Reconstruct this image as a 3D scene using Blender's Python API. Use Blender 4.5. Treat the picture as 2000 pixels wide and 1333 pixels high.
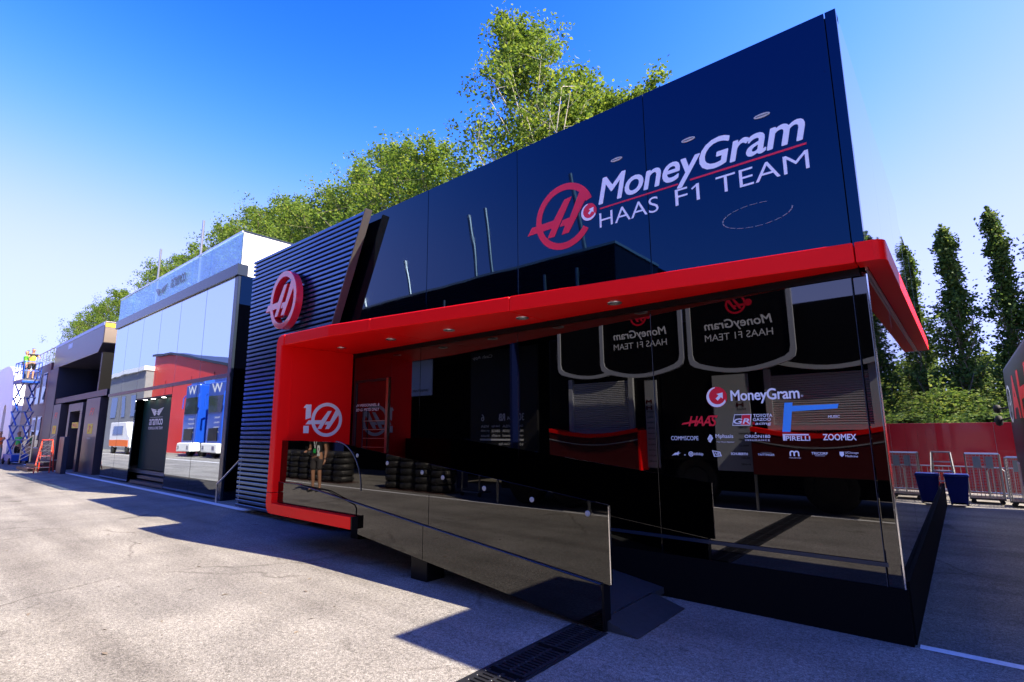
import bpy, bmesh, math, random
import numpy as np
from mathutils import Vector, Matrix, Euler
from mathutils.geometry import tessellate_polygon

for o in list(bpy.data.objects): bpy.data.objects.remove(o, do_unlink=True)
S = bpy.context.scene
COL = S.collection
PI = math.pi
R = math.radians
rnd = random.Random(7)

# ------------------------------------------------------------------ camera
cam_d = bpy.data.cameras.new('camera'); cam = bpy.data.objects.new('camera', cam_d); COL.objects.link(cam)
cam_d.sensor_width = 36.0; cam_d.lens = 18.494; cam_d.clip_start = 0.05; cam_d.clip_end = 3000
_p, _y, _r = R(9.69477), R(-40.22646), R(-0.38315)
_f = Vector((math.sin(_y)*math.cos(_p), math.cos(_y)*math.cos(_p), math.sin(_p)))
_rt = Vector((math.cos(_y), -math.sin(_y), 0)); _u = _rt.cross(_f)
_rt2 = _rt*math.cos(_r)+_u*math.sin(_r); _u2 = -_rt*math.sin(_r)+_u*math.cos(_r)
cam.matrix_world = Matrix(((_rt2.x, _u2.x, -_f.x, 0.46209), (_rt2.y, _u2.y, -_f.y, -5.14190), (_rt2.z, _u2.z, -_f.z, 1.6), (0, 0, 0, 1)))
S.camera = cam

# ------------------------------------------------------------------ sky, sun, exposure
SUN = Vector((.95, 0.27, 1.0)).normalized()
W = bpy.data.worlds.new('World'); S.world = W; W.use_nodes = True
wn = W.node_tree.nodes; wl = W.node_tree.links; wn.clear()
sky = wn.new('ShaderNodeTexSky'); sky.sky_type = 'NISHITA'; sky.sun_disc = False
sky.sun_elevation = math.asin(SUN.z); sky.sun_rotation = math.atan2(SUN.x, SUN.y)
sky.altitude = 100; sky.air_density = 1.0; sky.dust_density = 0.3; sky.ozone_density = 3.0
bg = wn.new('ShaderNodeBackground'); bg.inputs['Strength'].default_value = 0.1
wo = wn.new('ShaderNodeOutputWorld')
# one colour response for the whole sky: deep blue overhead, paling to white at the horizon
sc_ = wn.new('ShaderNodeSeparateColor'); cc_ = wn.new('ShaderNodeCombineColor'); wl.new(sky.outputs[0], sc_.inputs[0])
for ch, (gain, power, knee) in enumerate(((1.85, 5.5, 5.0), (2.25, 3.6, 8.6), (5.0, 2.0, 2.2))):   # gain * x^p / (knee + x^p)
    pw = wn.new('ShaderNodeMath'); pw.operation = 'POWER'; pw.inputs[1].default_value = power
    ad = wn.new('ShaderNodeMath'); ad.operation = 'ADD'; ad.inputs[1].default_value = knee
    dv = wn.new('ShaderNodeMath'); dv.operation = 'DIVIDE'
    ml = wn.new('ShaderNodeMath'); ml.operation = 'MULTIPLY'; ml.inputs[1].default_value = gain
    wl.new(sc_.outputs[ch], pw.inputs[0]); wl.new(pw.outputs[0], ad.inputs[0]); wl.new(pw.outputs[0], dv.inputs[0]); wl.new(ad.outputs[0], dv.inputs[1])
    wl.new(dv.outputs[0], ml.inputs[0]); wl.new(ml.outputs[0], cc_.inputs[ch])
wl.new(cc_.outputs[0], bg.inputs[0]); wl.new(bg.outputs[0], wo.inputs[0])
sd = bpy.data.lights.new('sun', 'SUN'); sd.energy = 4.0; sd.angle = R(0.5); sd.color = (1.0, 0.87, 0.67)
sun = bpy.data.objects.new('sun', sd); COL.objects.link(sun); sun.location = (20, 5, 30)
sun.rotation_euler = SUN.to_track_quat('Z', 'Y').to_euler()
S.view_settings.view_transform = 'Standard'; S.view_settings.look = 'None'
S.view_settings.gamma = 1.0; S.view_settings.use_curve_mapping = False; S.view_settings.exposure = 2.12
S.cycles.max_bounces = 8; S.cycles.glossy_bounces = 6; S.cycles.transparent_max_bounces = 8

# ------------------------------------------------------------------ materials
MATS = {}
def M(name, col=(.5, .5, .5), rough=.5, metal=0., ior=1.5, coat=0., noise=0., nscale=20., bump=0., bscale=30., emit=0., spec=.5):
    if name in MATS: return MATS[name]
    m = bpy.data.materials.new(name); m.use_nodes = True; n = m.node_tree.nodes; l = m.node_tree.links
    b = n['Principled BSDF']
    b.inputs['Base Color'].default_value = (*col, 1); b.inputs['Roughness'].default_value = rough
    b.inputs['Metallic'].default_value = metal; b.inputs['IOR'].default_value = ior
    b.inputs['Specular IOR Level'].default_value = spec
    if coat: b.inputs['Coat Weight'].default_value = coat; b.inputs['Coat Roughness'].default_value = .04
    if emit:
        b.inputs['Emission Color'].default_value = (*col, 1); b.inputs['Emission Strength'].default_value = emit
    tc = n.new('ShaderNodeTexCoord')
    if noise:
        nz = n.new('ShaderNodeTexNoise'); nz.inputs['Scale'].default_value = nscale; nz.inputs['Detail'].default_value = 6
        l.new(tc.outputs['Object'], nz.inputs['Vector'])
        mx = n.new('ShaderNodeMix'); mx.data_type = 'RGBA'
        mx.inputs['A'].default_value = (*[c*(1-noise) for c in col], 1); mx.inputs['B'].default_value = (*[min(1, c*(1+noise)) for c in col], 1)
        l.new(nz.outputs['Fac'], mx.inputs['Factor']); l.new(mx.outputs['Result'], b.inputs['Base Color'])
    if bump:
        nz = n.new('ShaderNodeTexNoise'); nz.inputs['Scale'].default_value = bscale; nz.inputs['Detail'].default_value = 1.5
        l.new(tc.outputs['Object'], nz.inputs['Vector'])
        bp = n.new('ShaderNodeBump'); bp.inputs['Distance'].default_value = bump
        l.new(nz.outputs['Fac'], bp.inputs['Height']); l.new(bp.outputs[0], b.inputs['Normal'])
    MATS[name] = m
    return m
M('black_gloss', (.0004, .0006, .002), .015, ior=1.62, bump=.003, bscale=.8)
M('black_gloss_flat', (.0004, .0004, .0005), .012, ior=1.85, bump=.0004, bscale=.6)
M('side_mirror', (.55, .62, .74), .02, metal=1, bump=.0006, bscale=.8)
M('tint_mirror', (.0006, .0005, .0004), .012, ior=1.62, bump=.0006, bscale=.7)
M('black_satin', (.003, .003, .004), .4, spec=.2)
M('black_matte', (.0025, .0025, .003), .8, spec=.08)
M('slat_metal', (.06, .12, .26), .24, metal=.9, noise=.12, nscale=3)
M('red_paint', (.93, .006, .006), .4, noise=.02, nscale=3, spec=.12)
M('red_emblem', (.62, .012, .03), .16, coat=1.0)
M('vinyl_white', (.82, .83, .86), .4)
M('vinyl_red', (.75, .005, .03), .4)
M('vinyl_blue', (.05, .33, .85), .6)
M('vinyl_dark', (.02, .02, .022), .4)
M('vinyl_grey', (.25, .26, .28), .4)
M('chrome', (.75, .75, .77), .12, metal=1)
M('steel', (.55, .56, .58), .3, metal=1, noise=.15, nscale=25)
M('vent', (.5, .48, .44), .8); M('post_blue', (.002, .01, .09), .5); M('galv', (.36, .37, .38), .4, metal=.9, noise=.15, nscale=30)
M('brass_edge', (.42, .32, .2), .3, metal=.9)
M('dark_metal', (.035, .037, .045), .4, metal=.6, noise=.2, nscale=8)
M('fin_metal', (.06, .058, .06), .45, noise=.25, nscale=12)
M('steel_plate', (.06, .065, .075), .42, metal=.5, noise=.3, nscale=18, bump=.0012, bscale=140)
M('white_panel', (.8, .8, .79), .35, noise=.04, nscale=4)
M('navy_trim', (.02, .03, .05), .25, metal=.3)
M('green_sign', (.003, .026, .024), .6, noise=.1, spec=.2)
M('purple_grey', (.055, .05, .075), .35, metal=.3, noise=.15, nscale=3)
M('navy_wall', (.008, .014, .045), .4)
M('burgundy', (.09, .035, .05), .4, noise=.15, nscale=3)
M('lift_blue', (.01, .07, .42), .4, noise=.15, nscale=10)
M('bin_blue', (.004, .018, .16), .45, noise=.12, nscale=6)
M('truck_blue', (.008, .06, .42), .3, coat=.5)
M('rubber', (.012, .012, .013), .75, noise=.3, nscale=20)
M('film', (.022, .022, .024), .4, ior=1.4, bump=.02, bscale=25)
M('hall_red', (.62, .03, .02), .5, noise=.08, nscale=2)
M('fence_red', (.45, .012, .02), .22, coat=.4, noise=.1, nscale=1.5, bump=.03, bscale=.7)
M('grey_frame', (.5, .53, .6), .4, metal=.2)
M('shutter', (.62, .64, .68), .4, metal=.2)
M('truck_dark', (.010, .008, .009), .4, noise=.2, nscale=2, spec=.3)
M('dark_red', (.06, .002, .003), .4)
M('board_grey', (.34, .37, .45), .5)
M('shell_white', (.72, .72, .78), .3, noise=.05, nscale=1)
M('grey_wall', (.2, .2, .21), .6, noise=.2, nscale=2)
M('orange', (.8, .16, .02), .7); M('hivis', (.75, .8, .05), .7); M('hivis_green', (.2, .75, .05), .7)
M('skin', (.42, .22, .14), .55); M('hair', (.03, .02, .015), .7); M('tee_black', (.012, .012, .013), .85)
M('shorts', (.05, .045, .05), .85); M('denim', (.06, .09, .16), .85); M('shoe', (.015, .015, .016), .6); M('lanyard_green', (.02, .5, .1), .6)
M('ladder_red', (.55, .04, .02), .5); M('yellow', (.85, .62, .02), .5); M('plastic_grey', (.2, .25, .27), .6)
M('lamp_lens', (.55, .53, .5), .2, coat=1); M('lamp_on', (1, .97, .9), .4, emit=5.0)
M('timber_brown', (.07, .03, .025), .5)
M('tint_window', (.02, .03, .045), .05, ior=1.9); M('pale_blind', (.45, .55, .75), .5)
M('paint_line', (.72, .73, .76), .7, noise=.25, nscale=40)
M('bark', (.16, .13, .1), .85, noise=.35, nscale=15); M('bark_pale', (.4, .37, .3), .8, noise=.3, nscale=12)

MATS['black_gloss'].node_tree.nodes['Principled BSDF'].inputs['Specular Tint'].default_value = (.12, .45, 1, 1)      # deeper blue of the mirrored sky put into the tint
for nm, lo, hi in (('black_gloss', .012, .05), ('black_gloss_flat', .01, .04), ('tint_mirror', .01, .05)):
    n = MATS[nm].node_tree.nodes; l = MATS[nm].node_tree.links; tc = n.new('ShaderNodeTexCoord')
    nz = n.new('ShaderNodeTexNoise'); nz.inputs['Scale'].default_value = 2.2; nz.inputs['Detail'].default_value = 8; nz.inputs['Distortion'].default_value = 1.2
    mr = n.new('ShaderNodeMapRange'); mr.inputs['From Min'].default_value = .5; mr.inputs['From Max'].default_value = .75; mr.inputs['To Min'].default_value = lo; mr.inputs['To Max'].default_value = hi
    l.new(tc.outputs['Object'], nz.inputs['Vector']); l.new(nz.outputs['Fac'], mr.inputs['Value']); l.new(mr.outputs[0], n['Principled BSDF'].inputs['Roughness'])
def glass_mat(name, tint, refl, wav, see, top=1.0):
    m = bpy.data.materials.new(name); m.use_nodes = True; n = m.node_tree.nodes; l = m.node_tree.links; n.clear()
    out = n.new('ShaderNodeOutputMaterial'); gl = n.new('ShaderNodeBsdfGlossy'); gl.inputs['Roughness'].default_value = .012
    gl.inputs['Color'].default_value = (*refl, 1); tr = n.new('ShaderNodeBsdfTransparent'); tr.inputs['Color'].default_value = (*tint, 1)
    lw = n.new('ShaderNodeLayerWeight'); lw.inputs['Blend'].default_value = .35
    mp = n.new('ShaderNodeMapRange'); mp.inputs['To Min'].default_value = see; mp.inputs['To Max'].default_value = top
    mx = n.new('ShaderNodeMixShader'); nz = n.new('ShaderNodeTexNoise'); nz.inputs['Scale'].default_value = .55; nz.inputs['Detail'].default_value = 1
    tc = n.new('ShaderNodeTexCoord'); bp = n.new('ShaderNodeBump'); bp.inputs['Distance'].default_value = wav
    l.new(tc.outputs['Object'], nz.inputs['Vector']); l.new(nz.outputs['Fac'], bp.inputs['Height']); l.new(bp.outputs[0], gl.inputs['Normal'])
    l.new(lw.outputs['Fresnel'], mp.inputs['Value']); l.new(mp.outputs[0], mx.inputs[0]); l.new(tr.outputs[0], mx.inputs[1]); l.new(gl.outputs[0], mx.inputs[2]); l.new(mx.outputs[0], out.inputs[0])
    MATS[name] = m
glass_mat('mirror_glass', (.25, .3, .33), (.7, .8, .9), .0045, .8)
glass_mat('parapet_glass', (.72, .86, .96), (.75, .88, 1), .002, .12, .5)

def leaf_mat(name, c1, c2, c3, trans):
    m = bpy.data.materials.new(name); m.use_nodes = True; n = m.node_tree.nodes; l = m.node_tree.links; n.clear()
    out = n.new('ShaderNodeOutputMaterial'); g = n.new('ShaderNodeNewGeometry'); cr = n.new('ShaderNodeValToRGB')
    cr.color_ramp.elements[0].color = (*c1, 1); cr.color_ramp.elements[1].color = (*c3, 1)
    e = cr.color_ramp.elements.new(.55); e.color = (*c2, 1)
    d = n.new('ShaderNodeBsdfPrincipled'); d.inputs['Roughness'].default_value = .6; d.inputs['Specular IOR Level'].default_value = .15; t = n.new('ShaderNodeBsdfTranslucent'); mx = n.new('ShaderNodeMixShader'); mx.inputs[0].default_value = trans
    hs = n.new('ShaderNodeHueSaturation'); hs.inputs['Value'].default_value = 1.5; hs.inputs['Hue'].default_value = .485
    l.new(g.outputs['Random Per Island'], cr.inputs[0]); l.new(cr.outputs[0], d.inputs['Base Color']); l.new(cr.outputs[0], hs.inputs['Color']); l.new(hs.outputs[0], t.inputs['Color'])
    l.new(d.outputs[0], mx.inputs[1]); l.new(t.outputs[0], mx.inputs[2]); l.new(mx.outputs[0], out.inputs[0]); MATS[name] = m
leaf_mat('leaf_light', (.055, .11, .012), (.11, .19, .02), (.2, .26, .035), .45)
leaf_mat('leaf_dark', (.028, .06, .013), (.055, .11, .02), (.13, .18, .035), .38)
leaf_mat('leaf_wood', (.03, .065, .012), (.07, .13, .02), (.16, .2, .04), .4)

def asphalt_mat():
    m = bpy.data.materials.new('asphalt'); m.use_nodes = True; n = m.node_tree.nodes; l = m.node_tree.links; b = n['Principled BSDF']
    b.inputs['Roughness'].default_value = .85; b.inputs['Specular IOR Level'].default_value = .25
    tc = n.new('ShaderNodeTexCoord')
    def nz(sc, det, rough=.6, dist=0):
        t = n.new('ShaderNodeTexNoise'); t.inputs['Scale'].default_value = sc; t.inputs['Detail'].default_value = det; t.inputs['Roughness'].default_value = rough; t.inputs['Distortion'].default_value = dist
        l.new(tc.outputs['Object'], t.inputs['Vector']); return t.outputs['Fac']
    def ramp(f, p0, c0, p1, c1):
        r = n.new('ShaderNodeValToRGB'); r.color_ramp.elements[0].position = p0; r.color_ramp.elements[1].position = p1
        r.color_ramp.elements[0].color = (*c0, 1); r.color_ramp.elements[1].color = (*c1, 1); l.new(f, r.inputs[0]); return r.outputs[0]
    def mul(a, c, f=1.):
        x = n.new('ShaderNodeMix'); x.data_type = 'RGBA'; x.blend_type = 'MULTIPLY'; x.inputs['Factor'].default_value = f; l.new(a, x.inputs['A']); l.new(c, x.inputs['B']); return x.outputs['Result']
    v = n.new('ShaderNodeTexVoronoi'); v.inputs['Scale'].default_value = 135; l.new(tc.outputs['Object'], v.inputs['Vector'])
    sp = n.new('ShaderNodeSeparateColor'); l.new(v.outputs['Color'], sp.inputs[0])
    stones = ramp(sp.outputs[0], .0, (.23, .224, .214), 1., (.45, .438, .42))
    pits = ramp(v.outputs['Distance'], .3, (1, 1, 1), .85, (.5, .49, .48))
    c = mul(stones, pits)
    c = mul(c, ramp(nz(30, 5), .34, (.62, .62, .62), .6, (1, 1, 1)))
    c = mul(c, ramp(nz(1.1, 6, .65), .3, (.72, .71, .7), .62, (1.05, 1.04, 1.02)))
    c = mul(c, ramp(nz(.22, 4), .35, (.82, .82, .83), .65, (1.06, 1.05, 1.03)))
    c = mul(c, ramp(nz(3.1, 3, .5, .8), .27, (.55, .54, .53), .34, (1, 1, 1)), .6)
    mpg = n.new('ShaderNodeMapping'); mpg.inputs['Scale'].default_value = (.12, 1.5, 1); mpg.inputs['Rotation'].default_value = (0, 0, .06); l.new(tc.outputs['Object'], mpg.inputs['Vector'])
    trk = n.new('ShaderNodeTexNoise'); trk.inputs['Scale'].default_value = 1.3; trk.inputs['Detail'].default_value = 5; l.new(mpg.outputs[0], trk.inputs['Vector'])
    c = mul(c, ramp(trk.outputs['Fac'], .36, (.78, .77, .76), .58, (1.04, 1.04, 1.03)))     # worn wheel tracks along the lane
    c = mul(c, ramp(nz(.9, 2, .4, 1.5), .22, (.4, .39, .38), .27, (1, 1, 1)), .7)           # oil spots
    vc = n.new('ShaderNodeTexVoronoi'); vc.feature = 'DISTANCE_TO_EDGE'; vc.inputs['Scale'].default_value = .33
    wv = n.new('ShaderNodeTexNoise'); wv.inputs['Scale'].default_value = 1.6; wv.inputs['Detail'].default_value = 7; l.new(tc.outputs['Object'], wv.inputs['Vector'])
    mv = n.new('ShaderNodeMix'); mv.data_type = 'VECTOR'; mv.inputs['Factor'].default_value = .3; l.new(tc.outputs['Object'], mv.inputs['A']); l.new(wv.outputs['Color'], mv.inputs['B'])
    l.new(mv.outputs['Result'], vc.inputs['Vector'])
    crk = ramp(vc.outputs['Distance'], 0.002, (.62, .6, .59), .006, (1, 1, 1))
    gate = ramp(nz(.55, 3), .46, (0, 0, 0), .56, (1, 1, 1))
    x = n.new('ShaderNodeMix'); x.data_type = 'RGBA'; x.blend_type = 'MULTIPLY'; l.new(gate, x.inputs['Factor']); l.new(c, x.inputs['A']); l.new(crk, x.inputs['B'])
    l.new(x.outputs['Result'], b.inputs['Base Color'])
    bp = n.new('ShaderNodeBump'); bp.inputs['Distance'].default_value = .004; bp.inputs['Strength'].default_value = .8; bp.invert = True
    l.new(v.outputs['Distance'], bp.inputs['Height']); l.new(bp.outputs[0], b.inputs['Normal'])
    MATS['asphalt'] = m
asphalt_mat()

# ------------------------------------------------------------------ helpers
class MB:
    def __init__(s): s.v = []; s.f = []
    def quad(s, a, b, c, d):
        i = len(s.v); s.v += [tuple(a), tuple(b), tuple(c), tuple(d)]; s.f.append((i, i+1, i+2, i+3)); return s
    def box(s, x0, x1, y0, y1, z0, z1):
        i = len(s.v); s.v += [(x, y, z) for x in (x0, x1) for y in (y0, y1) for z in (z0, z1)]
        s.f += [(i, i+1, i+3, i+2), (i+4, i+6, i+7, i+5), (i, i+4, i+5, i+1), (i+2, i+3, i+7, i+6), (i, i+2, i+6, i+4), (i+1, i+5, i+7, i+3)]; return s
    def prism(s, poly, fn, d0, d1):          # poly: 2D outline; fn(u,v,d) -> 3D
        n = len(poly); i = len(s.v)
        s.v += [tuple(fn(u, v, d0)) for u, v in poly] + [tuple(fn(u, v, d1)) for u, v in poly]
        for t in tessellate_polygon([[Vector((u, v, 0)) for u, v in poly]]):
            s.f.append((i+t[0], i+t[1], i+t[2])); s.f.append((i+n+t[2], i+n+t[1], i+n+t[0]))
        for k in range(n): s.f.append((i+k, i+(k+1) % n, i+n+(k+1) % n, i+n+k))
        return s
    def strip(s, A, B, fn, d0, d1, closed=True):   # ring band between outlines A and B
        n = len(A); i = len(s.v)
        for P in (A, B):
            for d in (d0, d1): s.v += [tuple(fn(u, v, d)) for u, v in P]
        for k in range(n if closed else n-1):
            j = (k+1) % n
            s.f += [(i+k, i+j, i+2*n+j, i+2*n+k), (i+n+k, i+3*n+k, i+3*n+j, i+n+j), (i+k, i+n+k, i+n+j, i+j), (i+2*n+k, i+2*n+j, i+3*n+j, i+3*n+k)]
        return s
    def tube(s, pts, r, n=8, cap=True):
        pts = [Vector(p) for p in pts]; rs = r if isinstance(r, (list, tuple)) else [r]*len(pts); i = len(s.v)
        for k, p in enumerate(pts):
            t = (pts[min(k+1, len(pts)-1)]-pts[max(k-1, 0)]).normalized()
            a = t.orthogonal().normalized() if k == 0 else (a - t*a.dot(t)).normalized()
            b = t.cross(a)
            s.v += [tuple(p+(a*math.cos(q)+b*math.sin(q))*rs[k]) for q in [2*PI*j/n for j in range(n)]]
        for k in range(len(pts)-1):
            for j in range(n): s.f.append((i+k*n+j, i+k*n+(j+1) % n, i+(k+1)*n+(j+1) % n, i+(k+1)*n+j))
        if cap: s.f.append(tuple(range(i, i+n))[::-1]); s.f.append(tuple(range(i+(len(pts)-1)*n, i+len(pts)*n)))
        return s
    def lathe(s, prof, c=(0, 0, 0), ax='z', n=24):
        i = len(s.v); m = len(prof)
        for j in range(n):
            q = 2*PI*j/n
            for r_, h in prof:
                a, b = r_*math.cos(q), r_*math.sin(q)
                s.v.append((c[0]+a, c[1]+b, c[2]+h) if ax == 'z' else (c[0]+a, c[1]+h, c[2]+b) if ax == 'y' else (c[0]+h, c[1]+a, c[2]+b))
        for j in range(n):
            for k in range(m-1): s.f.append((i+j*m+k, i+((j+1) % n)*m+k, i+((j+1) % n)*m+k+1, i+j*m+k+1))
        return s
    def mesh(s, name, smooth=False):
        me = bpy.data.meshes.new(name); me.from_pydata(s.v, [], s.f)
        bm = bmesh.new(); bm.from_mesh(me); bmesh.ops.recalc_face_normals(bm, faces=bm.faces); bm.to_mesh(me); bm.free()
        if smooth: me.polygons.foreach_set('use_smooth', [True]*len(me.polygons))
        return me
    def build(s, name, mat, parent=None, smooth=False, bevel=0.):
        me = s.mesh(name, smooth); return link(name, me, mat, parent, bevel)

def link(name, me, mat, parent=None, bevel=0.):
    if mat:
        me.materials.clear(); me.materials.append(MATS[mat])
    o = bpy.data.objects.new(name, me); COL.objects.link(o)
    if parent: o.parent = parent
    if bevel:
        b = o.modifiers.new('bevel', 'BEVEL'); b.width = bevel; b.segments = 2; b.limit_method = 'ANGLE'
    return o
def tag(o, label, cat, group=None):
    o['label'] = label; o['category'] = cat
    if group: o['group'] = group
    return o
def struct(o): o['kind'] = 'structure'; return o
def thing(name, label, cat, loc=(0, 0, 0), group=None, rz=0):
    o = bpy.data.objects.new(name, None); COL.objects.link(o); o.location = loc; o.rotation_euler.z = rz; o.empty_display_size = .2
    return tag(o, label, cat, group)
def dup(root, loc, rz=0, label=None, scale=None):
    def cp(o, par):
        c = o.copy(); COL.objects.link(c); c.parent = par
        for ch in list(o.children): cp(ch, c)
        return c
    r = cp(root, None); r.location = loc; r.rotation_euler.z = rz
    if label: r['label'] = label
    if scale: r.scale = scale
    return r
XZ = lambda u, v, d: (u, d, v)
XY = lambda u, v, d: (u, v, d)
YZ = lambda u, v, d: (d, u, v)
def arc(cx, cy, r, a0, a1, n=16): return [(cx+r*math.cos(R(a0+(a1-a0)*k/n)), cy+r*math.sin(R(a0+(a1-a0)*k/n))) for k in range(n+1)]
def circ(cx, cy, r, n=48): return [(cx+r*math.cos(2*PI*k/n), cy+r*math.sin(2*PI*k/n)) for k in range(n)]

_tc = {}
def text_me(body, bold=0., shear=0., spacing=1.):
    k = (body, bold, shear, spacing)
    if k not in _tc:
        c = bpy.data.curves.new('t', 'FONT'); c.body = body; c.offset = bold; c.shear = shear; c.space_character = spacing; c.resolution_u = 4
        o = bpy.data.objects.new('t', c); COL.objects.link(o)
        dg = bpy.context.evaluated_depsgraph_get(); me = bpy.data.meshes.new_from_object(o.evaluated_get(dg))
        vs = [v.co.copy() for v in me.vertices]; fs = [tuple(p.vertices) for p in me.polygons]
        bpy.data.objects.remove(o); bpy.data.curves.remove(c); bpy.data.meshes.remove(me)
        x0 = min(v.x for v in vs); x1 = max(v.x for v in vs); y0 = min(v.y for v in vs); y1 = max(v.y for v in vs)
        _tc[k] = ([((v.x-x0)/(x1-x0), (v.y-y0)/(y1-y0)) for v in vs], fs)
    return _tc[k]
def text(mb, body, u0, u1, v0, v1, fn, d, bold=0., shear=0., spacing=1.):
    vs, fs = text_me(body, min(bold, 0.), shear, spacing); e = max(bold, 0.)*.85*(v1-v0)
    u0 += e*(1 if u1 > u0 else -1); u1 -= e*(1 if u1 > u0 else -1); v0 += e; v1 -= e     # weight is added by overlaid offset copies
    for k in range(9 if e > 0 else 1):
        du, dv = (e*math.cos(k*PI/4), e*math.sin(k*PI/4)) if k < 8 and e > 0 else (0, 0); i = len(mb.v)
        mb.v += [tuple(fn(u0+(u1-u0)*a+du, v0+(v1-v0)*b+dv, d-.00012*k)) for a, b in vs]; mb.f += [tuple(i+q for q in f) for f in fs]
    return mb
def label_text(name, body, u0, u1, v0, v1, parent, mat='vinyl_white', fn=XZ, d=0., **kw):
    return text(MB(), body, u0, u1, v0, v1, fn, d, **kw).build(name, mat, parent)

H_A = [(-1.34, -.28), (-1.16, -.05), (-.36, -.03), (.04, .51), (.29, .53), (-.34, -.54), (-.59, -.54), (-.43, -.26)]
H_B = [(.57, .62), (.83, .42), (.16, -.54), (-.09, -.55), (.04, -.29), (-.14, -.29), (-.04, -.11), (.21, -.09)]
def h_logo(mb, cx, cz, sx, sz, fn, d0, d1, a0=0, a1=360, t=.2):
    tr = lambda P: [(cx+sx*u, cz+sz*v) for u, v in P]
    n = 64; A = [(math.cos(R(a0+(a1-a0)*k/n)), math.sin(R(a0+(a1-a0)*k/n))) for k in range(n+(0 if a1-a0 == 360 else 1))]
    mb.strip(tr(A), tr([(u*(1-t), v*(1-t)) for u, v in A]), fn, d0, d1, closed=(a1-a0 == 360))
    if a1-a0 != 360:
        for k in (0, n):
            u, v = A[k]; P = tr([(u, v), (u*(1-t), v*(1-t))])
            mb.quad(fn(*P[0], d0), fn(*P[1], d0), fn(*P[1], d1), fn(*P[0], d1))
    mb.prism(tr(H_A), fn, d0-.0007, d1); mb.prism(tr(H_B), fn, d0-.0007, d1)
    return mb
def swirl_logo(par, cx, cz, r, fn, d):
    b = MB(); b.prism(circ(cx, cz, r), fn, d, d+.001); o = b.build('round_logo', 'vinyl_red', par)
    outer = arc(0, 0, .98, 95, 330, 24); inner = arc(.07, .09, .8, 335, 105, 24)
    w = MB(); w.prism([(cx+r*u, cz+r*v) for u, v in outer+inner], fn, d-.0012, d-.0006)
    w.prism([(cx+r*u, cz+r*v) for u, v in [(.02, .3), (.62, .42), (.6, -.2), (.42, -.02), (.1, -.35), (-.1, -.15), (.22, .14)]], fn, d-.0016, d-.0012)
    w.build('arrow_swirl', 'vinyl_white', o); return o

# ------------------------------------------------------------------ ground
g = MB(); g.quad((-900, -600, 0), (900, -600, 0), (900, 900, 0), (-900, 900, 0)); struct(g.build('ground', 'asphalt'))
g = MB(); g.quad((.03, -.01, .004), (6, -.03, .004), (6, .06, .004), (.03, .08, .004)); struct(g.build('painted_line', 'paint_line'))
g = MB(); g.quad((-46, -.06, .004), (-8.6, -.12, .004), (-8.6, .05, .004), (-46, .1, .004)); struct(g.build('painted_line', 'paint_line'))
g = MB(); g.quad((-60, -6.3, .004), (8, -6.3, .004), (8, -6.18, .004), (-60, -6.18, .004)); struct(g.build('painted_line', 'paint_line'))

# drain channel across the lane
t = thing('drain_channel', 'black slotted steel drain channel crossing the asphalt in front of the ramp', 'drain', (-2.06, -1.2, 0))
MB().box(-.17, -.145, -5.3, 0, -.02, .006).build('rail', 'dark_metal', t); MB().box(.145, .17, -5.3, 0, -.02, .006).build('rail', 'dark_metal', t)
MB().quad((-.15, -5.3, .0035), (.15, -5.3, .0035), (.15, 0, .0035), (-.15, 0, .0035)).build('trough', 'black_matte', t)
gm = MB()
for x0, x1 in ((-.143, -.115), (-.012, .012), (.115, .143)): gm.box(x0, x1, -.495, -.005, .002, .009)
for k in range(12):
    y = -.495+k*.0407
    gm.box(-.116, -.011, y, y+.022, .002, .0085); gm.box(.011, .116, y, y+.022, .002, .0085)
for k in range(6):
    for x in (-.128, 0, .128): gm.lathe([(0, .0125), (.006, .0115), (.009, .0085)], (x, -.46+k*.082, 0), n=8)
gme = gm.mesh('grate'); 
for k in range(10):
    o = link('grate', gme, 'dark_metal', t); o.location.y = -.53*k

# ------------------------------------------------------------------ main black hospitality unit
hu = thing('hospitality_unit', 'black mirror-clad two-storey team building with red canopy and louvred tower', 'building', (0, 0, 0))
MB().box(-8.19, -.072, .075, 9.5, .1, 5.34).build('core', 'black_matte', hu)
for x0, x1 in ((-8.15, -5.606), (-5.598, -3.778), (-3.77, -1.914), (-1.906, -.094), (-.086, 0)):
    MB().box(x0, x1, 0, .07, 3.05, 5.385).build('facade_panel', 'black_gloss', hu, bevel=.003)
MB().box(-8.15, -.0, .075, .14, 5.301, 5.38).build('parapet_cap', 'black_satin', hu)
ys = [.075, 1.86, 3.72, 5.66]
for a, b in zip(ys[:-1], ys[1:]):
    MB().box(-.07, 0, a+.004, b-.004, 3.05, 5.385).build('side_panel', 'side_mirror', hu, bevel=.003)
    MB().box(-.075, -.02, a+.004, b-.004, .45, 2.925).build('side_glass', 'black_gloss_flat', hu, bevel=.003)
for a, b in ((5.66, 7.6), (7.6, 9.55)):
    MB().box(-.07, 0.0, a+.004, b-.004, 3.05, 5.0).build('side_panel', 'side_mirror', hu, bevel=.003)
    MB().box(-.075, -.02, a+.004, b-.004, .45, 2.925).build('side_glass', 'black_gloss_flat', hu, bevel=.003)
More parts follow.
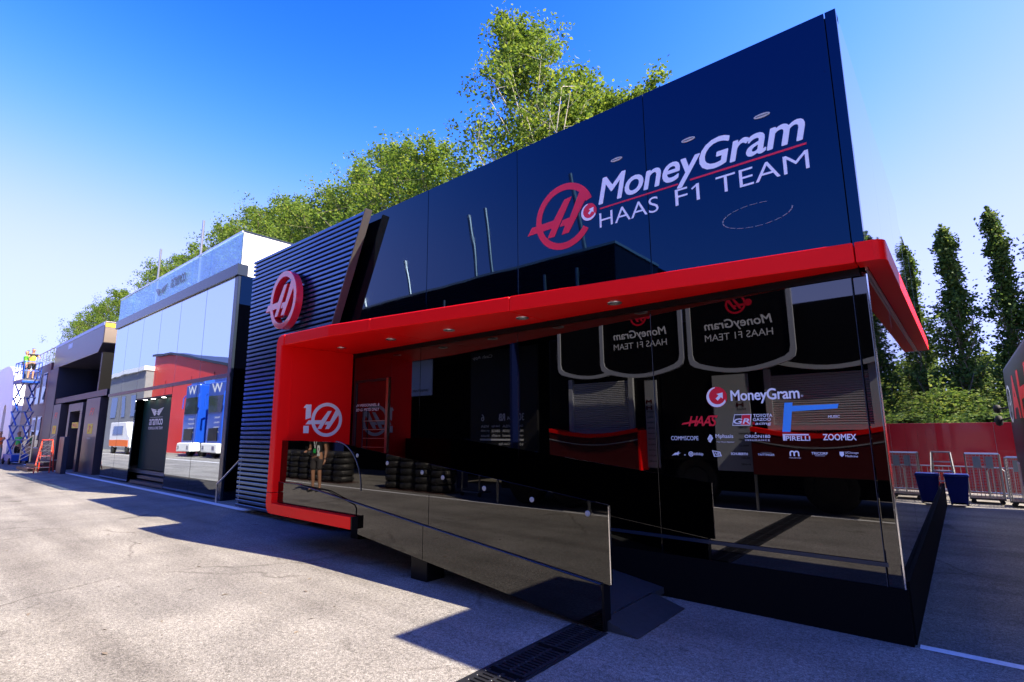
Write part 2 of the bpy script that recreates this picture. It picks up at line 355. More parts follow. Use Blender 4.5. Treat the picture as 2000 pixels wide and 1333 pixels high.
# ground floor glass, trim and skirt
for x0, x1 in ((-5.70, -3.794), (-3.788, -1.954), (-1.948, -.12)):
    MB().box(x0, x1, 0, .05, .58, 2.86).build('glass_panel', 'black_gloss_flat', hu, bevel=.002)
    MB().box(x0, x1, .002, .05, .40, .545).build('lower_panel', 'black_gloss_flat', hu, bevel=.002)
MB().box(-6.42, -5.708, 0.001, .05, .42, 2.86).build('glass_panel', 'black_gloss_flat', hu, bevel=.002)
MB().box(-7.6, -7.43, 0.001, .05, .42, 2.86).build('glass_panel', 'black_gloss_flat', hu, bevel=.002)
MB().box(-7.43, -6.42, .001, .05, 2.46, 2.86).build('glass_panel', 'black_gloss_flat', hu, bevel=.002)
MB().box(-5.73, -.1, -.012, .05, .547, .578).build('trim_rail', 'navy_trim', hu)
MB().box(-7.6, -.06, -.02, .05, 2.862, 2.927).build('head_rail', 'black_satin', hu)
MB().box(-7.7, .0, -.005, .06, 0, .398).build('skirt', 'black_matte', hu)
MB().box(-.02, .012, .062, 9.55, 0, .446).build('skirt', 'black_matte', hu)
MB().box(-.118, -.016, -.008, .072, .40, 2.86).build('corner_post', 'black_gloss_flat', hu, bevel=.01)
MB().box(-.124, -.119, -.010, -.001, .40, 2.86).build('corner_trim', 'navy_trim', hu); MB().box(-.0155, -.0055, -.01, -.001, .40, 2.87).build('corner_trim', 'chrome', hu)
# door
dr = MB().box(-7.36, -6.52, .012, .045, .5, 2.42).build('door', 'black_gloss_flat', hu)
fb = MB(); fb.box(-7.425, -7.365, -.006, .05, .5, 2.455); fb.box(-7.365, -6.5, -.006, .05, 2.425, 2.455); fb.build('door_frame', 'dark_metal', dr)
MB().box(-6.515, -6.46, -.02, .05, .5, 2.455).build('door_edge', 'brass_edge', dr)
hb = MB().box(-7.1, -7.085, -.04, -.028, 1.25, 2.0); hb.box(-7.1, -7.085, -.03, .012, 1.3, 1.32); hb.box(-7.1, -7.085, -.03, .012, 1.93, 1.95); hb.build('handle', 'dark_metal', dr)
for z in (1.35, 1.49, 1.63, 1.77): MB().box(-7.14, -6.56, .002, .011, z, z+.012).build('door_reflection', 'brass_edge', dr)  # thin strips stand in for bright lines reflected in the door glass
for w_, a_, b_, z_ in (('TEAM', -7.5, -7.28, 2.015), ('PERSONNEL', -7.25, -6.79, 2.015), ('&', -6.76, -6.72, 2.015), ('INVITED', -7.56, -7.27, 1.94), ('GUESTS', -7.24, -6.95, 1.94), ('ONLY', -6.92, -6.72, 1.94)): label_text('door_lettering', w_, a_, b_, z_, z_+.045, dr, d=.009, bold=.015, shear=.15)

# louvred tower standing just forward of the screen
TX0, TYF, TZ0, TZ1 = -11.21, -.24, .095, 5.38
def tower_right(z): return -7.72 if z < 3.12 else -7.90+(z-3.40)/(5.36-3.40)*.91
tw = MB().prism([(TX0+.03, TZ0+.01), (-7.72, TZ0+.01), (-7.72, 3.05), (tower_right(3.13)-.02, 3.13), (tower_right(5.34)-.02, 5.34), (TX0+.03, 5.34)], XZ, TYF+.045, TYF+.12).build('louvre_tower', 'black_matte', hu)
MB().box(TX0+.02, -8.2, TYF+.122, 9.4, .1, 5.3).build('tower_core', 'black_matte', hu)
NS = 58; pitch = (TZ1-TZ0)/NS
sm = MB(); sm.prism([(.045, .010), (.012, .010), (0, .018), (0, .062), (.006, .068), (.045, .070)], YZ, 0, 1); sme = sm.mesh('slat')
for k in range(NS):
    z = TZ0+k*pitch; o = link('slat', sme, 'slat_metal', tw); xr = tower_right(z+.06)-.004
    o.location = (TX0-.012*(k % 2), TYF, z); o.scale.x = xr-TX0
fin = [(tower_right(3.13), 3.13), (tower_right(5.39), 5.39), (tower_right(5.39)+.03, 5.39), (tower_right(3.13)+.03, 3.13)]
MB().prism(fin, XZ, TYF-.01, TYF+.13).build('tower_fin', 'fin_metal', hu, bevel=.004)
h_logo(MB(), -9.33, 4.135, .52, .575, XZ, TYF-.20, TYF-.06).build('ring_emblem', 'red_emblem', hu, bevel=.006)
for x, z in ((-9.75, 4.45), (-8.95, 4.45), (-9.35, 3.62)): MB().tube([(x, TYF-.07, z), (x, TYF+.05, z)], .02).build('emblem_standoff', 'dark_metal', hu)

# red frame: rim, wall with logo, bottom bar
RX0, RX1, RZ0, RZ1 = -7.66, -7.49, .42, 3.1
rim_o = [(RX0, 1.0)]+[(RX0+.13-.13*math.sin(R(a)), RZ1-.13+.13*(1-math.cos(R(a)))*0+.13*0) for a in ()]
def rim_poly():
    P = [(RX0, RZ0+.62)]
    P = [(RX1, .72), (RX1, 2.93), (RX1+.06, 2.93), (RX1+.06, RZ1)]
    P += arc(RX0+.14, RZ1-.14, .14, 90, 180, 8)
    P += [(RX0, .72)]
    return P
MB().prism(rim_poly(), XZ, -1.29, -.02).build('frame_rim', 'red_paint', hu, bevel=.012)
low = [(RX0, .712)]+arc(RX0+.15, RZ0+.15, .15, 180, 270, 8)+[(-5.42, RZ0), (-5.42, .565), (RX1+.02, .565), (RX1, .60), (RX1, .712)]
MB().prism(low, XZ, -1.29, -1.17).build('frame_foot', 'red_paint', hu, bevel=.012)
MB().box(-5.42, -5.395, -1.285, -1.165, .42, .57).build('foot_cap', 'black_satin', hu)
MB().box(-7.487, -7.48, -1.1, -.02, .45, 2.925).build('frame_wall', 'red_paint', hu)
WL = lambda u, v, d: (-7.478+d, u, v)          # on the inner red wall, seen from +X: u runs along +Y
cx, cz, rr = -.46, 1.80, .275
lg = MB(); h_logo(lg, cx, cz, rr*1.0, rr, WL, .004, 0)
lg.prism([(cx+rr*u, cz+rr*v) for u, v in [(-1.52, .66), (-1.36, .86), (-1.04, .86), (-1.04, .1), (-1.36, 0), (-1.36, .66)]], WL, .004, 0)
lg.prism([(cx+rr*u, cz+rr*v) for u, v in [(-1.45, -.36), (-1.13, -.36), (-1.13, -.78), (-1.45, -.78)]], WL, .004, 0)
lg.build('ten_logo', 'vinyl_white', hu)

# canopy
def fascia_y(x):
    if x < -6.25: return -1.29+(x+7.6)*.04
    return -1.236+(x+6.25)*(1.236-.19)/6.25
def canopy(x0, x1):
    P = [(x0, fascia_y(x0))]
    if x0 < -6.25 < x1: P.append((-6.25, fascia_y(-6.25)))
    P += [(x1, fascia_y(x1)), (x1, -.002), (x0, -.002)]
    return MB().prism(P, XY, 2.93, 3.1).build('canopy', 'red_paint', hu, bevel=.012)
for a, b in ((-7.42, -5.45), (-5.444, -3.30), (-3.294, -.062)): canopy(a, b)
P = [(-.052, fascia_y(-.05)), (.03, -.185)]+arc(.05, -.085, .1, -90, 0, 8)[0:]+[(.15, 6.4), (.003, 6.4), (.003, -.003), (-.052, -.003)]
P = [p for p in P if p != (.03, -.185)]
MB().prism(P, XY, 2.93, 3.1).build('canopy', 'red_paint', hu, bevel=.012)
MB().box(-.018, .0, 0.0, 6.2, 2.905, 2.929).build('reflection_strip', 'steel', hu)  # steel strip stands in for the light reflection along the side soffit
for x, y in ((-7.0, -.55), (-5.77, -.51), (-4.62, -.43), (-3.41, -.37), (-2.21, -.30)):
    o = MB().lathe([(0, 2.926), (.05, 2.926), (.05, 2.923), (.075, 2.920), (.078, 2.9295)], (x, y, 0), n=28).build('downlight', 'steel', hu, smooth=False)
    MB().lathe([(0, 2.9235), (.048, 2.9235), (.048, 2.9255)], (x, y, 0), n=24).build('lens', 'lamp_lens', o)

# screen lettering
Y0 = -.004
h_logo(MB(), -3.03, 4.222, .43, .425, XZ, Y0, -.0005, 18-0, 325, t=.2).build('ring_logo', 'vinyl_red', hu)
swirl_logo(hu, -2.667, 4.175, .108, XZ, Y0-.001)
label_text('screen_lettering', 'MoneyGram', -2.53, -.335, 4.12, 4.545, hu, d=Y0, bold=.019, shear=.22, spacing=.95)
MB().box(-2.515, -1.56, Y0, -.0005, 4.163, 4.181).build('underline', 'vinyl_red', hu); MB().box(-1.43, -.34, Y0, -.0005, 4.167, 4.187).build('underline', 'vinyl_red', hu)
for w_, a_, b_ in (('HAAS', -2.525, -1.79), ('F1', -1.60, -1.34), ('TEAM', -1.17, -.335)): label_text('screen_lettering', w_, a_, b_, 3.935, 4.115, hu, d=Y0-.0005, bold=-.006)
MB().prism([(-1.415, 4.062), (-1.36, 4.095), (-1.345, 4.095), (-1.345, 4.115), (-1.362, 4.115), (-1.425, 4.078)], XZ, Y0-.0012, Y0-.0006).build('numeral_flag', 'vinyl_white', hu)
for x, z in ((-2.27, 4.71), (-1.42, 4.63), (-.69, 4.60)):
    o = MB().prism([(x+.075*math.cos(2*PI*k/20), z+.022*math.sin(2*PI*k/20)) for k in range(20)], XZ, Y0-.004, -.0005).build('vent_cover', 'vent', hu)
    MB().box(x-.055, x+.055, Y0-.006, Y0-.0042, z-.003, z+.003).build('vent_slot', 'vinyl_dark', o)
cc = MB()
for k in range(22):
    if k in (0, 1, 21, 2): continue
    a0 = 2*PI*(k+.08)/22+.35; a1 = 2*PI*(k+.86)/22+.35
    Q = lambda a, q: (-.82+.32*q*math.cos(a), 3.62+.115*q*math.sin(a))
    cc.prism([Q(a0, 1), Q(a1, 1), Q(a1, .965), Q(a0, .965)], XZ, Y0, -.0005)
cc.build('dashed_loop_marking', 'vinyl_grey', hu)

# sponsor lettering on the ground-floor glass
ZS = -.003
def sp(body, a, b, v0, v1, mat='vinyl_white', **k): return label_text('sponsor_lettering', body, a, b, v0, v1, hu, mat, d=ZS, **k)
swirl_logo(hu, -1.317, 1.907, .098, XZ, ZS)
sp('MoneyGram', -1.186, -.60, 1.832, 1.965, bold=.022, spacing=.95); sp('®', -.592, -.572, 1.875, 1.893)
hs_ = MB(); text(hs_, 'HAAS', -1.61, -1.325, 1.632, 1.732, XZ, ZS, bold=.03, shear=.35, spacing=.85); hs_.prism([(-1.68, 1.648), (-1.665, 1.667), (-1.5, 1.690), (-1.51, 1.672)], XZ, ZS, -.0005); hs_.prism([(-1.40, 1.718), (-1.325, 1.718), (-1.318, 1.734), (-1.395, 1.734)], XZ, ZS-.0003, -.0005); hs_.build('sponsor_lettering', 'vinyl_red', hu)
gr = MB().prism([(-1.19, 1.635), (-1.03, 1.635), (-1.012, 1.738), (-1.165, 1.738)], XZ, -.002, -.0005).build('sponsor_badge', 'vinyl_white', hu)
MB().prism([(-1.183, 1.641), (-1.115, 1.641), (-1.098, 1.732), (-1.16, 1.732)], XZ, -.0028, -.0022).build('badge_field', 'vinyl_dark', gr)
MB().prism([(-1.113, 1.641), (-1.036, 1.641), (-1.02, 1.732), (-1.096, 1.732)], XZ, -.0028, -.0022).build('badge_field', 'vinyl_red', gr)
label_text('badge_letters', 'GR', -1.175, -1.032, 1.65, 1.70, gr, d=-.0034, bold=.04, shear=.2)
sp('TOYOTA', -.998, -.835, 1.708, 1.737, bold=.03); sp('GAZOO', -1.003, -.85, 1.674, 1.701, bold=.03); sp('acing', -.985, -.85, 1.632, 1.664, bold=.02, shear=.15); sp('R', -1.008, -.986, 1.639, 1.667, 'vinyl_red', bold=.04)
MB().prism([(-.765, 1.575), (-.70, 1.575), (-.662, 1.83), (-.727, 1.83)], XZ, ZS-.001, -.0005).build('blue_tape', 'vinyl_blue', hu)
MB().prism([(-.672, 1.752), (-.325, 1.768), (-.315, 1.805), (-.668, 1.80)], XZ, ZS-.002, ZS-.0012).build('blue_tape', 'vinyl_blue', hu)
sp('MUSIC', -.402, -.315, 1.69, 1.712, bold=.02, shear=.2)
sp('COMMSCOPE', -1.797, -1.52, 1.498, 1.538)
sp('Mphasis', -1.352, -1.19, 1.51, 1.556, bold=.01); sp('The Next Applied', -1.348, -1.186, 1.476, 1.49)
mp_ = MB()
for s_ in (0, 1):
    f = lambda u, v: (-1.405+(u if not s_ else -u), 1.515+(v if not s_ else -v))
    mp_.prism([f(-.028, -.005), f(.0, .04), f(.022, .024), f(.004, .002), f(-.012, -.024)], XZ, ZS, -.0005)
mp_.build('sponsor_mark', 'vinyl_white', hu)
sp('ORION180', -1.088, -.868, 1.522, 1.55, bold=.025); sp('INSURANCE', -1.085, -.875, 1.495, 1.51, bold=.01, spacing=1.3); MB().prism(circ(-.99, 1.566, .006, 10), XZ, ZS, -.0005).build('sponsor_mark', 'vinyl_white', hu)
pi_ = MB(); text(pi_, 'PIRELLI', -.742, -.552, 1.5, 1.54, XZ, ZS, bold=.035); pi_.box(-.765, -.56, ZS, -.0005, 1.545, 1.557); pi_.box(-.765, -.745, ZS, -.0005, 1.50, 1.5445); pi_.build('sponsor_lettering', 'vinyl_white', hu)
sp('ZOOMEX', -.455, -.215, 1.505, 1.557, bold=.035)
sp('infobip', -1.572, -1.482, 1.348, 1.382, bold=.015); MB().strip(circ(-1.603, 1.366, .024, 24), circ(-1.603, 1.366, .016, 24), XZ, ZS, -.0005).prism(circ(-1.603, 1.366, .009, 16), XZ, ZS, -.0005).build('sponsor_mark', 'vinyl_white', hu)
al = MB(); P5 = [(math.sin(2*PI*k/10)*(1 if k % 2 == 0 else .4), math.cos(2*PI*k/10)*(1 if k % 2 == 0 else .4)) for k in range(10)]
al.prism([(-1.74+.032*u+.015*v, 1.367+.024*v) for u, v in P5], XZ, ZS, -.0005); al.prism([(-1.80, 1.345), (-1.735, 1.365), (-1.76, 1.375)], XZ, ZS-.0006, -.0005); al.prism([(-1.672, 1.352), (-1.656, 1.352), (-1.664, 1.364)], XZ, ZS, -.0005); al.build('sponsor_mark', 'vinyl_white', hu)
ne = MB(); ne.strip([(-1.395, 1.405), (-1.38, 1.345), (-1.307, 1.352), (-1.32, 1.392)], [(-1.386, 1.396), (-1.374, 1.353), (-1.318, 1.358), (-1.328, 1.387)], XZ, ZS, -.0005); text(ne, 'NE', -1.376, -1.322, 1.36, 1.386, XZ, ZS, bold=.03, shear=.2); ne.build('sponsor_mark', 'vinyl_white', hu)
sp('SCHUBERTH', -1.222, -1.072, 1.366, 1.388, bold=.035); sp('TAITTINGER', -.985, -.846, 1.366, 1.384, bold=.02); sp('CHAMPAGNE', -.96, -.87, 1.389, 1.398, 'vinyl_grey')
mm = MB(); mm.strip(arc(-.703, 1.394, .021, 180, 0, 8)+[(-.682, 1.368)], arc(-.703, 1.394, .010, 180, 0, 8)+[(-.693, 1.368)], XZ, ZS, -.0005, False); mm.strip(arc(-.668, 1.394, .021, 180, 0, 8)+[(-.647, 1.368)], arc(-.668, 1.394, .010, 180, 0, 8)+[(-.658, 1.368)], XZ, ZS-.0003, -.0005, False); mm.box(-.724, -.713, ZS, -.0005, 1.368, 1.394); mm.build('sponsor_mark', 'vinyl_white', hu)
sp('TRAVELNETWORK', -.732, -.636, 1.349, 1.357); sp('TRICORP', -.553, -.432, 1.384, 1.406, bold=.025); sp('WORKWEAR', -.53, -.455, 1.372, 1.379)
sp('UChicago', -.307, -.213, 1.393, 1.415); sp('Medicine', -.307, -.22, 1.370, 1.388)
MB().prism([(-.346, 1.412), (-.316, 1.412), (-.316, 1.385), (-.331, 1.37), (-.346, 1.385)], XZ, ZS, -.0005).build('sponsor_mark', 'vinyl_white', hu)

# ------------------------------------------------------------------ entrance ramp
rp = thing('entrance_ramp', 'raised entrance ramp with dark mirror-glass balustrade running down beside the black building', 'ramp', (0, 0, 0))
zt = lambda x: 1.48 if x < -5.95 else 1.445-(x+5.8)*.1153
zm = lambda x: .87 if x < -6.9 else .87-(x+6.9)*.1022
zb = lambda x: .36-(x+5.4)*.104
def pan(name, top, bot, x0, x1, y0, y1, mat):
    xs = sorted(set([x0, x1]+[x for x in (-6.9, -5.95, -5.9, -5.8) if x0 < x < x1]))
    return MB().prism([(x, top(x)) for x in xs]+[(x, bot(x)) for x in xs[::-1]], XZ, y0, y1).build(name, mat, rp, bevel=.002)
g4 = .008
pan('glass_balustrade', zt, lambda x: zm(x)+g4, RX1+.01, -4.094, -1.185, -1.165, 'tint_mirror'); pan('glass_balustrade', zt, lambda x: zm(x)+g4, -4.088, -1.86, -1.185, -1.165, 'tint_mirror')
lowb = lambda x: .57 if x < -5.402 else zb(x)
MB().prism([(RX1+.01, zm(-7.4)-g4), (-6.9, .87-g4), (-4.166, zm(-4.166)-g4), (-4.166, zb(-4.166)), (-5.39, zb(-5.39)), (-5.39, .57), (RX1+.01, .57)], XZ, -1.2, -1.166).build('side_panel', 'tint_mirror', rp, bevel=.002)
MB().prism([(-4.16, zm(-4.16)-g4), (-1.935, zm(-1.935)-g4), (-1.935, .004), (-4.16, zb(-4.16))], XZ, -1.2, -1.166).build('side_panel', 'tint_mirror', rp, bevel=.002)
MB().box(-1.934, -1.915, -1.2, -1.1, .004, .365).build('end_cap', 'black_satin', rp)
MB().box(-1.859, -1.85, -1.186, -1.164, .37, .985).build('glass_edge', 'chrome', rp)
for x, z in ((-5.48, 1.304), (-4.85, 1.229), (-4.21, 1.149), (-3.87, 1.11), (-3.26, 1.036), (-2.656, .973), (-2.055, .905)):
    MB().lathe([(0, -1.195), (.02, -1.195), (.024, -1.192), (.024, -1.184)], (x, 0, z), 'y', 20).build('standoff_disc', 'vinyl_grey', rp)
sl = MB(); sl.tube([(-5.99+.62*math.sin(R(a)), -1.188, 1.475-.60*(1-math.cos(R(a)))) for a in range(0, 91, 9)], .007, 6); sl.build('seam', 'navy_trim', rp)
sl = MB(); sl.tube([(-6.9, -1.203, .86), (-6.1, -1.203, .83), (-5.47, -1.203, .70), (-5.43, -1.203, .66), (-5.43, -1.203, .57)], .006, 6); sl.build('seam', 'black_matte', rp)
sl = MB(); sl.tube([(RX1+.02, -1.203, .868), (-6.9, -1.203, .868), (-1.94, -1.203, zm(-1.94))], .006, 6); sl.build('seam', 'navy_trim', rp)
MB().prism([(-7.45, .80), (-6.9, .80), (-1.95, .085), (-1.95, .03), (-6.9, .70), (-7.45, .70)], XZ, -1.16, -.02).build('deck', 'steel_plate', rp)
MB().prism([(-1.948, .086), (-1.65, .008), (-1.65, .0045), (-1.948, .004)], XZ, -1.16, -.25).build('flap', 'steel_plate', rp)
MB().box(-1.965, -1.95, -1.15, -.25, .086, .09).build('nosing', 'steel', rp)
MB().box(-4.4, -4.13, -1.16, -.9, .0, .24).build('leg', 'black_satin', rp, bevel=.005)
MB().box(-6.9, -6.7, -.3, -.1, .0, .7).build('leg', 'black_satin', rp, bevel=.005)

# ------------------------------------------------------------------ glass pavilion next door
gp = thing('glass_pavilion', 'mirror-glass two-storey pavilion with glass parapet and dark green entrance sign', 'building', (0, 0, 0))
YA = .25; AX0, AX1 = -24.1, -13.2
MB().box(AX0+.1, AX1-.02, YA+6, YA+9, .0, 5.6).build('rear_wall', 'grey_wall', gp)
MB().box(AX0, AX1-.02, YA+.06, YA+6, 5.45, 5.6).build('roof_slab', 'white_panel', gp)
MB().box(AX0, AX1-.02, YA+.06, YA+6, 2.9, 3.0).build('floor_slab', 'grey_wall', gp); MB().box(AX0, AX1-.02, YA+.3, YA+6, .3, .42).build('floor_slab', 'grey_wall', gp)
MB().box(AX0, AX0+.08, YA+.06, YA+9, 0, 5.6).build('side_wall', 'black_satin', gp)
MB().box(AX1-.06, AX1, YA+.06, YA+9, 0, 5.56).build('side_wall', 'black_gloss', gp)
us = [AX0, -22.6, -20.77, -18.96, -17.2, -15.24, AX1-.22]
for a, b in zip(us[:-1], us[1:]): MB().box(a+.012, b-.012, YA, YA+.03, 3.07, 5.56).build('window_pane', 'mirror_glass', gp)
for a, b in ((AX0, -22.46), (-22.46, -20.72), (-17.25, -15.3), (-15.3, AX1-.22)):
    MB().box(a+.012, b-.012, YA, YA+.03, .44, 2.96).build('window_pane', 'mirror_glass', gp)
    MB().box(a+.006, b-.006, YA-.006, YA+.03, .02, .435).build('base_panel', 'black_gloss', gp)
MB().box(-20.70, -17.27, YA, YA+.03, 2.74, 2.96).build('window_pane', 'mirror_glass', gp)
for x in us[1:-1]: MB().box(x-.012, x+.012, YA+.002, YA+.05, 3.07, 5.56).build('mullion', 'navy_trim', gp)
MB().box(AX0-.02, AX1, YA-.03, YA+.06, 2.965, 3.065).build('transom', 'navy_trim', gp)
MB().box(AX1-.215, AX1-.001, YA-.01, YA+.058, 0, 5.565).build('corner_post', 'navy_trim', gp, bevel=.01)
MB().box(AX0-.03, AX1+.03, YA-.06, YA+.2, 5.57, 5.86).build('roof_band', 'navy_trim', gp)
MB().box(AX1-.12, AX1+.025, YA+.2, YA+9, 5.57, 5.86).build('roof_band', 'white_panel', gp)
ps = [AX0, -22.4, -20.3, -18.2, -16.6, -15.2, AX1]
for a, b in zip(ps[:-1], ps[1:]): MB().box(a+.008, b-.008, YA, YA+.02, 5.865, 6.72).build('parapet_pane', 'parapet_glass', gp)
MB().box(AX0, AX1, YA-.015, YA+.035, 6.722, 6.76).build('top_rail', 'steel', gp)
MB().box(AX1-.03, AX1+.0, YA+.036, YA+9, 5.865, 6.74).build('parapet_wall', 'white_panel', gp); MB().box(AX1-.05, AX1+.02, YA+.036, YA+9, 6.742, 6.775).build('top_rail', 'navy_trim', gp)
for x in (-16.4, -20.25): MB().tube([(x, YA+.12, 5.8), (x, YA+.12, 7.95)], .035).build('flag_pole', 'galv', gp)
for x, z, y in ((-14.2, 5.44, 2), (-15.8, 5.44, 2), (-17.6, 5.44, 2), (-19.6, 5.44, 2), (-14.4, 5.44, 4), (-16.4, 5.44, 4), (-18.6, 5.44, 4)):
    MB().box(x-.35, x+.35, y-.12, y+.12, z-.02, z+.005).build('ceiling_lamp', 'lamp_on', gp)
# entrance
MB().box(-20.7, -18.0, YA+.25, YA+.33, .46, 2.72).build('sign_panel', 'green_sign', gp)
MB().box(-18.0, -17.28, YA+.9, YA+1.0, .46, 2.9).build('entrance_recess', 'black_matte', gp)
MB().box(-20.72, -17.27, YA+.02, YA+.9, 2.70, 2.735).build('entrance_soffit', 'black_satin', gp)
for x in (-20.2, -19.4, -18.4): MB().lathe([(0, 2.694), (.06, 2.694), (.06, 2.699)], (x, YA+.14, 0), n=16).build('entrance_lamp', 'lamp_on', gp)
for k, z in enumerate((.12, .26, .40)): MB().box(-20.4+.1*k, -17.3, YA+.0+.16*k, YA+.5+.16*k, z-.09, z).build('step', 'steel_plate', gp)
ya = YA+.245
def wings(mb, cx, cz, w, h, fn, d):
    for s in (-1, 1):
        for k in range(5):
            a = .14+.17*k; L = 1.0-.13*k
            mb.prism([(cx+s*w*.12, cz+h*(.35-.16*k)), (cx+s*w*L, cz+h*(.62-.22*k)), (cx+s*w*(L-.1), cz+h*(.46-.24*k)), (cx+s*w*.13, cz+h*(.25-.16*k))], fn, d, d+.004)
    mb.strip([(cx-w*.3, cz+h*.12), (cx+w*.3, cz+h*.12), (cx+w*.3, cz-h*.2), (cx-w*.3, cz-h*.2)], [(cx-w*.26, cz+h*.05), (cx+w*.26, cz+h*.05), (cx+w*.26, cz-h*.13), (cx-w*.26, cz-h*.13)], fn, d-.003, d)
    return mb
wings(MB(), -19.3, 2.27, .62, .22, XZ, ya).build('winged_mark', 'vinyl_white', gp)
label_text('sign_lettering', 'aramco', -19.95, -18.65, 1.86, 2.06, gp, d=ya, bold=.035); label_text('sign_lettering', 'FORMULA ONE TEAM', -19.98, -18.62, 1.72, 1.81, gp, d=ya, bold=.015)
MB().box(-19.9, -18.7, ya, ya+.003, 2.105, 2.112).build('sign_rule', 'vinyl_white', gp)
wings(MB(), -19.3, 6.24, .62, .26, XZ, YA-.006).build('winged_mark', 'navy_trim', gp)
label_text('sign_lettering', 'aramco', -18.4, -17.1, 6.16, 6.47, gp, 'navy_trim', d=YA-.004, bold=.035)
o = MB().tube([(-12.95, .05, .0), (-12.95, .05, .42), (-11.75, .05, 1.05), (-11.75, .05, 0)], .02).build('handrail', 'steel'); tag(o, 'short sloping steel handrail in the gap beside the louvred tower', 'handrail')

g_ = np.random.default_rng(3); lt = MB()
for k in range(46):
    x = -1.5-g_.uniform(0, 9); y = -4.6+g_.uniform(0, 3.2); a = g_.uniform(0, 6.28); L = g_.uniform(.012, .045); c, q = math.cos(a)*L, math.sin(a)*L
    lt.quad((x-c, y-q, .003), (x+q*.4, y-c*.4, .006), (x+c, y+q, .004), (x-q*.4, y+c*.4, .009))
o = lt.build('leaf_litter', 'bark'); o['kind'] = 'stuff'; o['label'] = 'scattered dry leaf litter on the sunlit asphalt'; o['category'] = 'litter'

# ------------------------------------------------------------------ people
def skin_mesh(name, chains, mat, parent, sub=2):
    """chains: list of joint lists [(x,y,z,r[,ry])...]; points shared by equal coordinates"""
    vs, es, rs, idx = [], [], [], {}
    for ch in chains:
        prev = None
        for q in ch:
            k = tuple(round(c, 4) for c in q[:3])
            if k not in idx: idx[k] = len(vs); vs.append(q[:3]); rs.append((q[3], q[4] if len(q) > 4 else q[3]))
            if prev is not None and prev != idx[k]: es.append((prev, idx[k]))
            prev = idx[k]
    me = bpy.data.meshes.new(name); me.from_pydata(vs, es, [])
    o = bpy.data.objects.new(name, me); COL.objects.link(o)
    md = o.modifiers.new('skin', 'SKIN'); md.use_smooth_shade = True
    for sv, r_ in zip(me.skin_vertices[0].data, rs): sv.radius = r_
    me.skin_vertices[0].data[0].use_root = True
    s = o.modifiers.new('sub', 'SUBSURF'); s.levels = sub; s.render_levels = sub
    dg = bpy.context.evaluated_depsgraph_get(); m2 = bpy.data.meshes.new_from_object(o.evaluated_get(dg)); bpy.data.objects.remove(o); m2.name = name
    return link(name, m2, mat, parent)
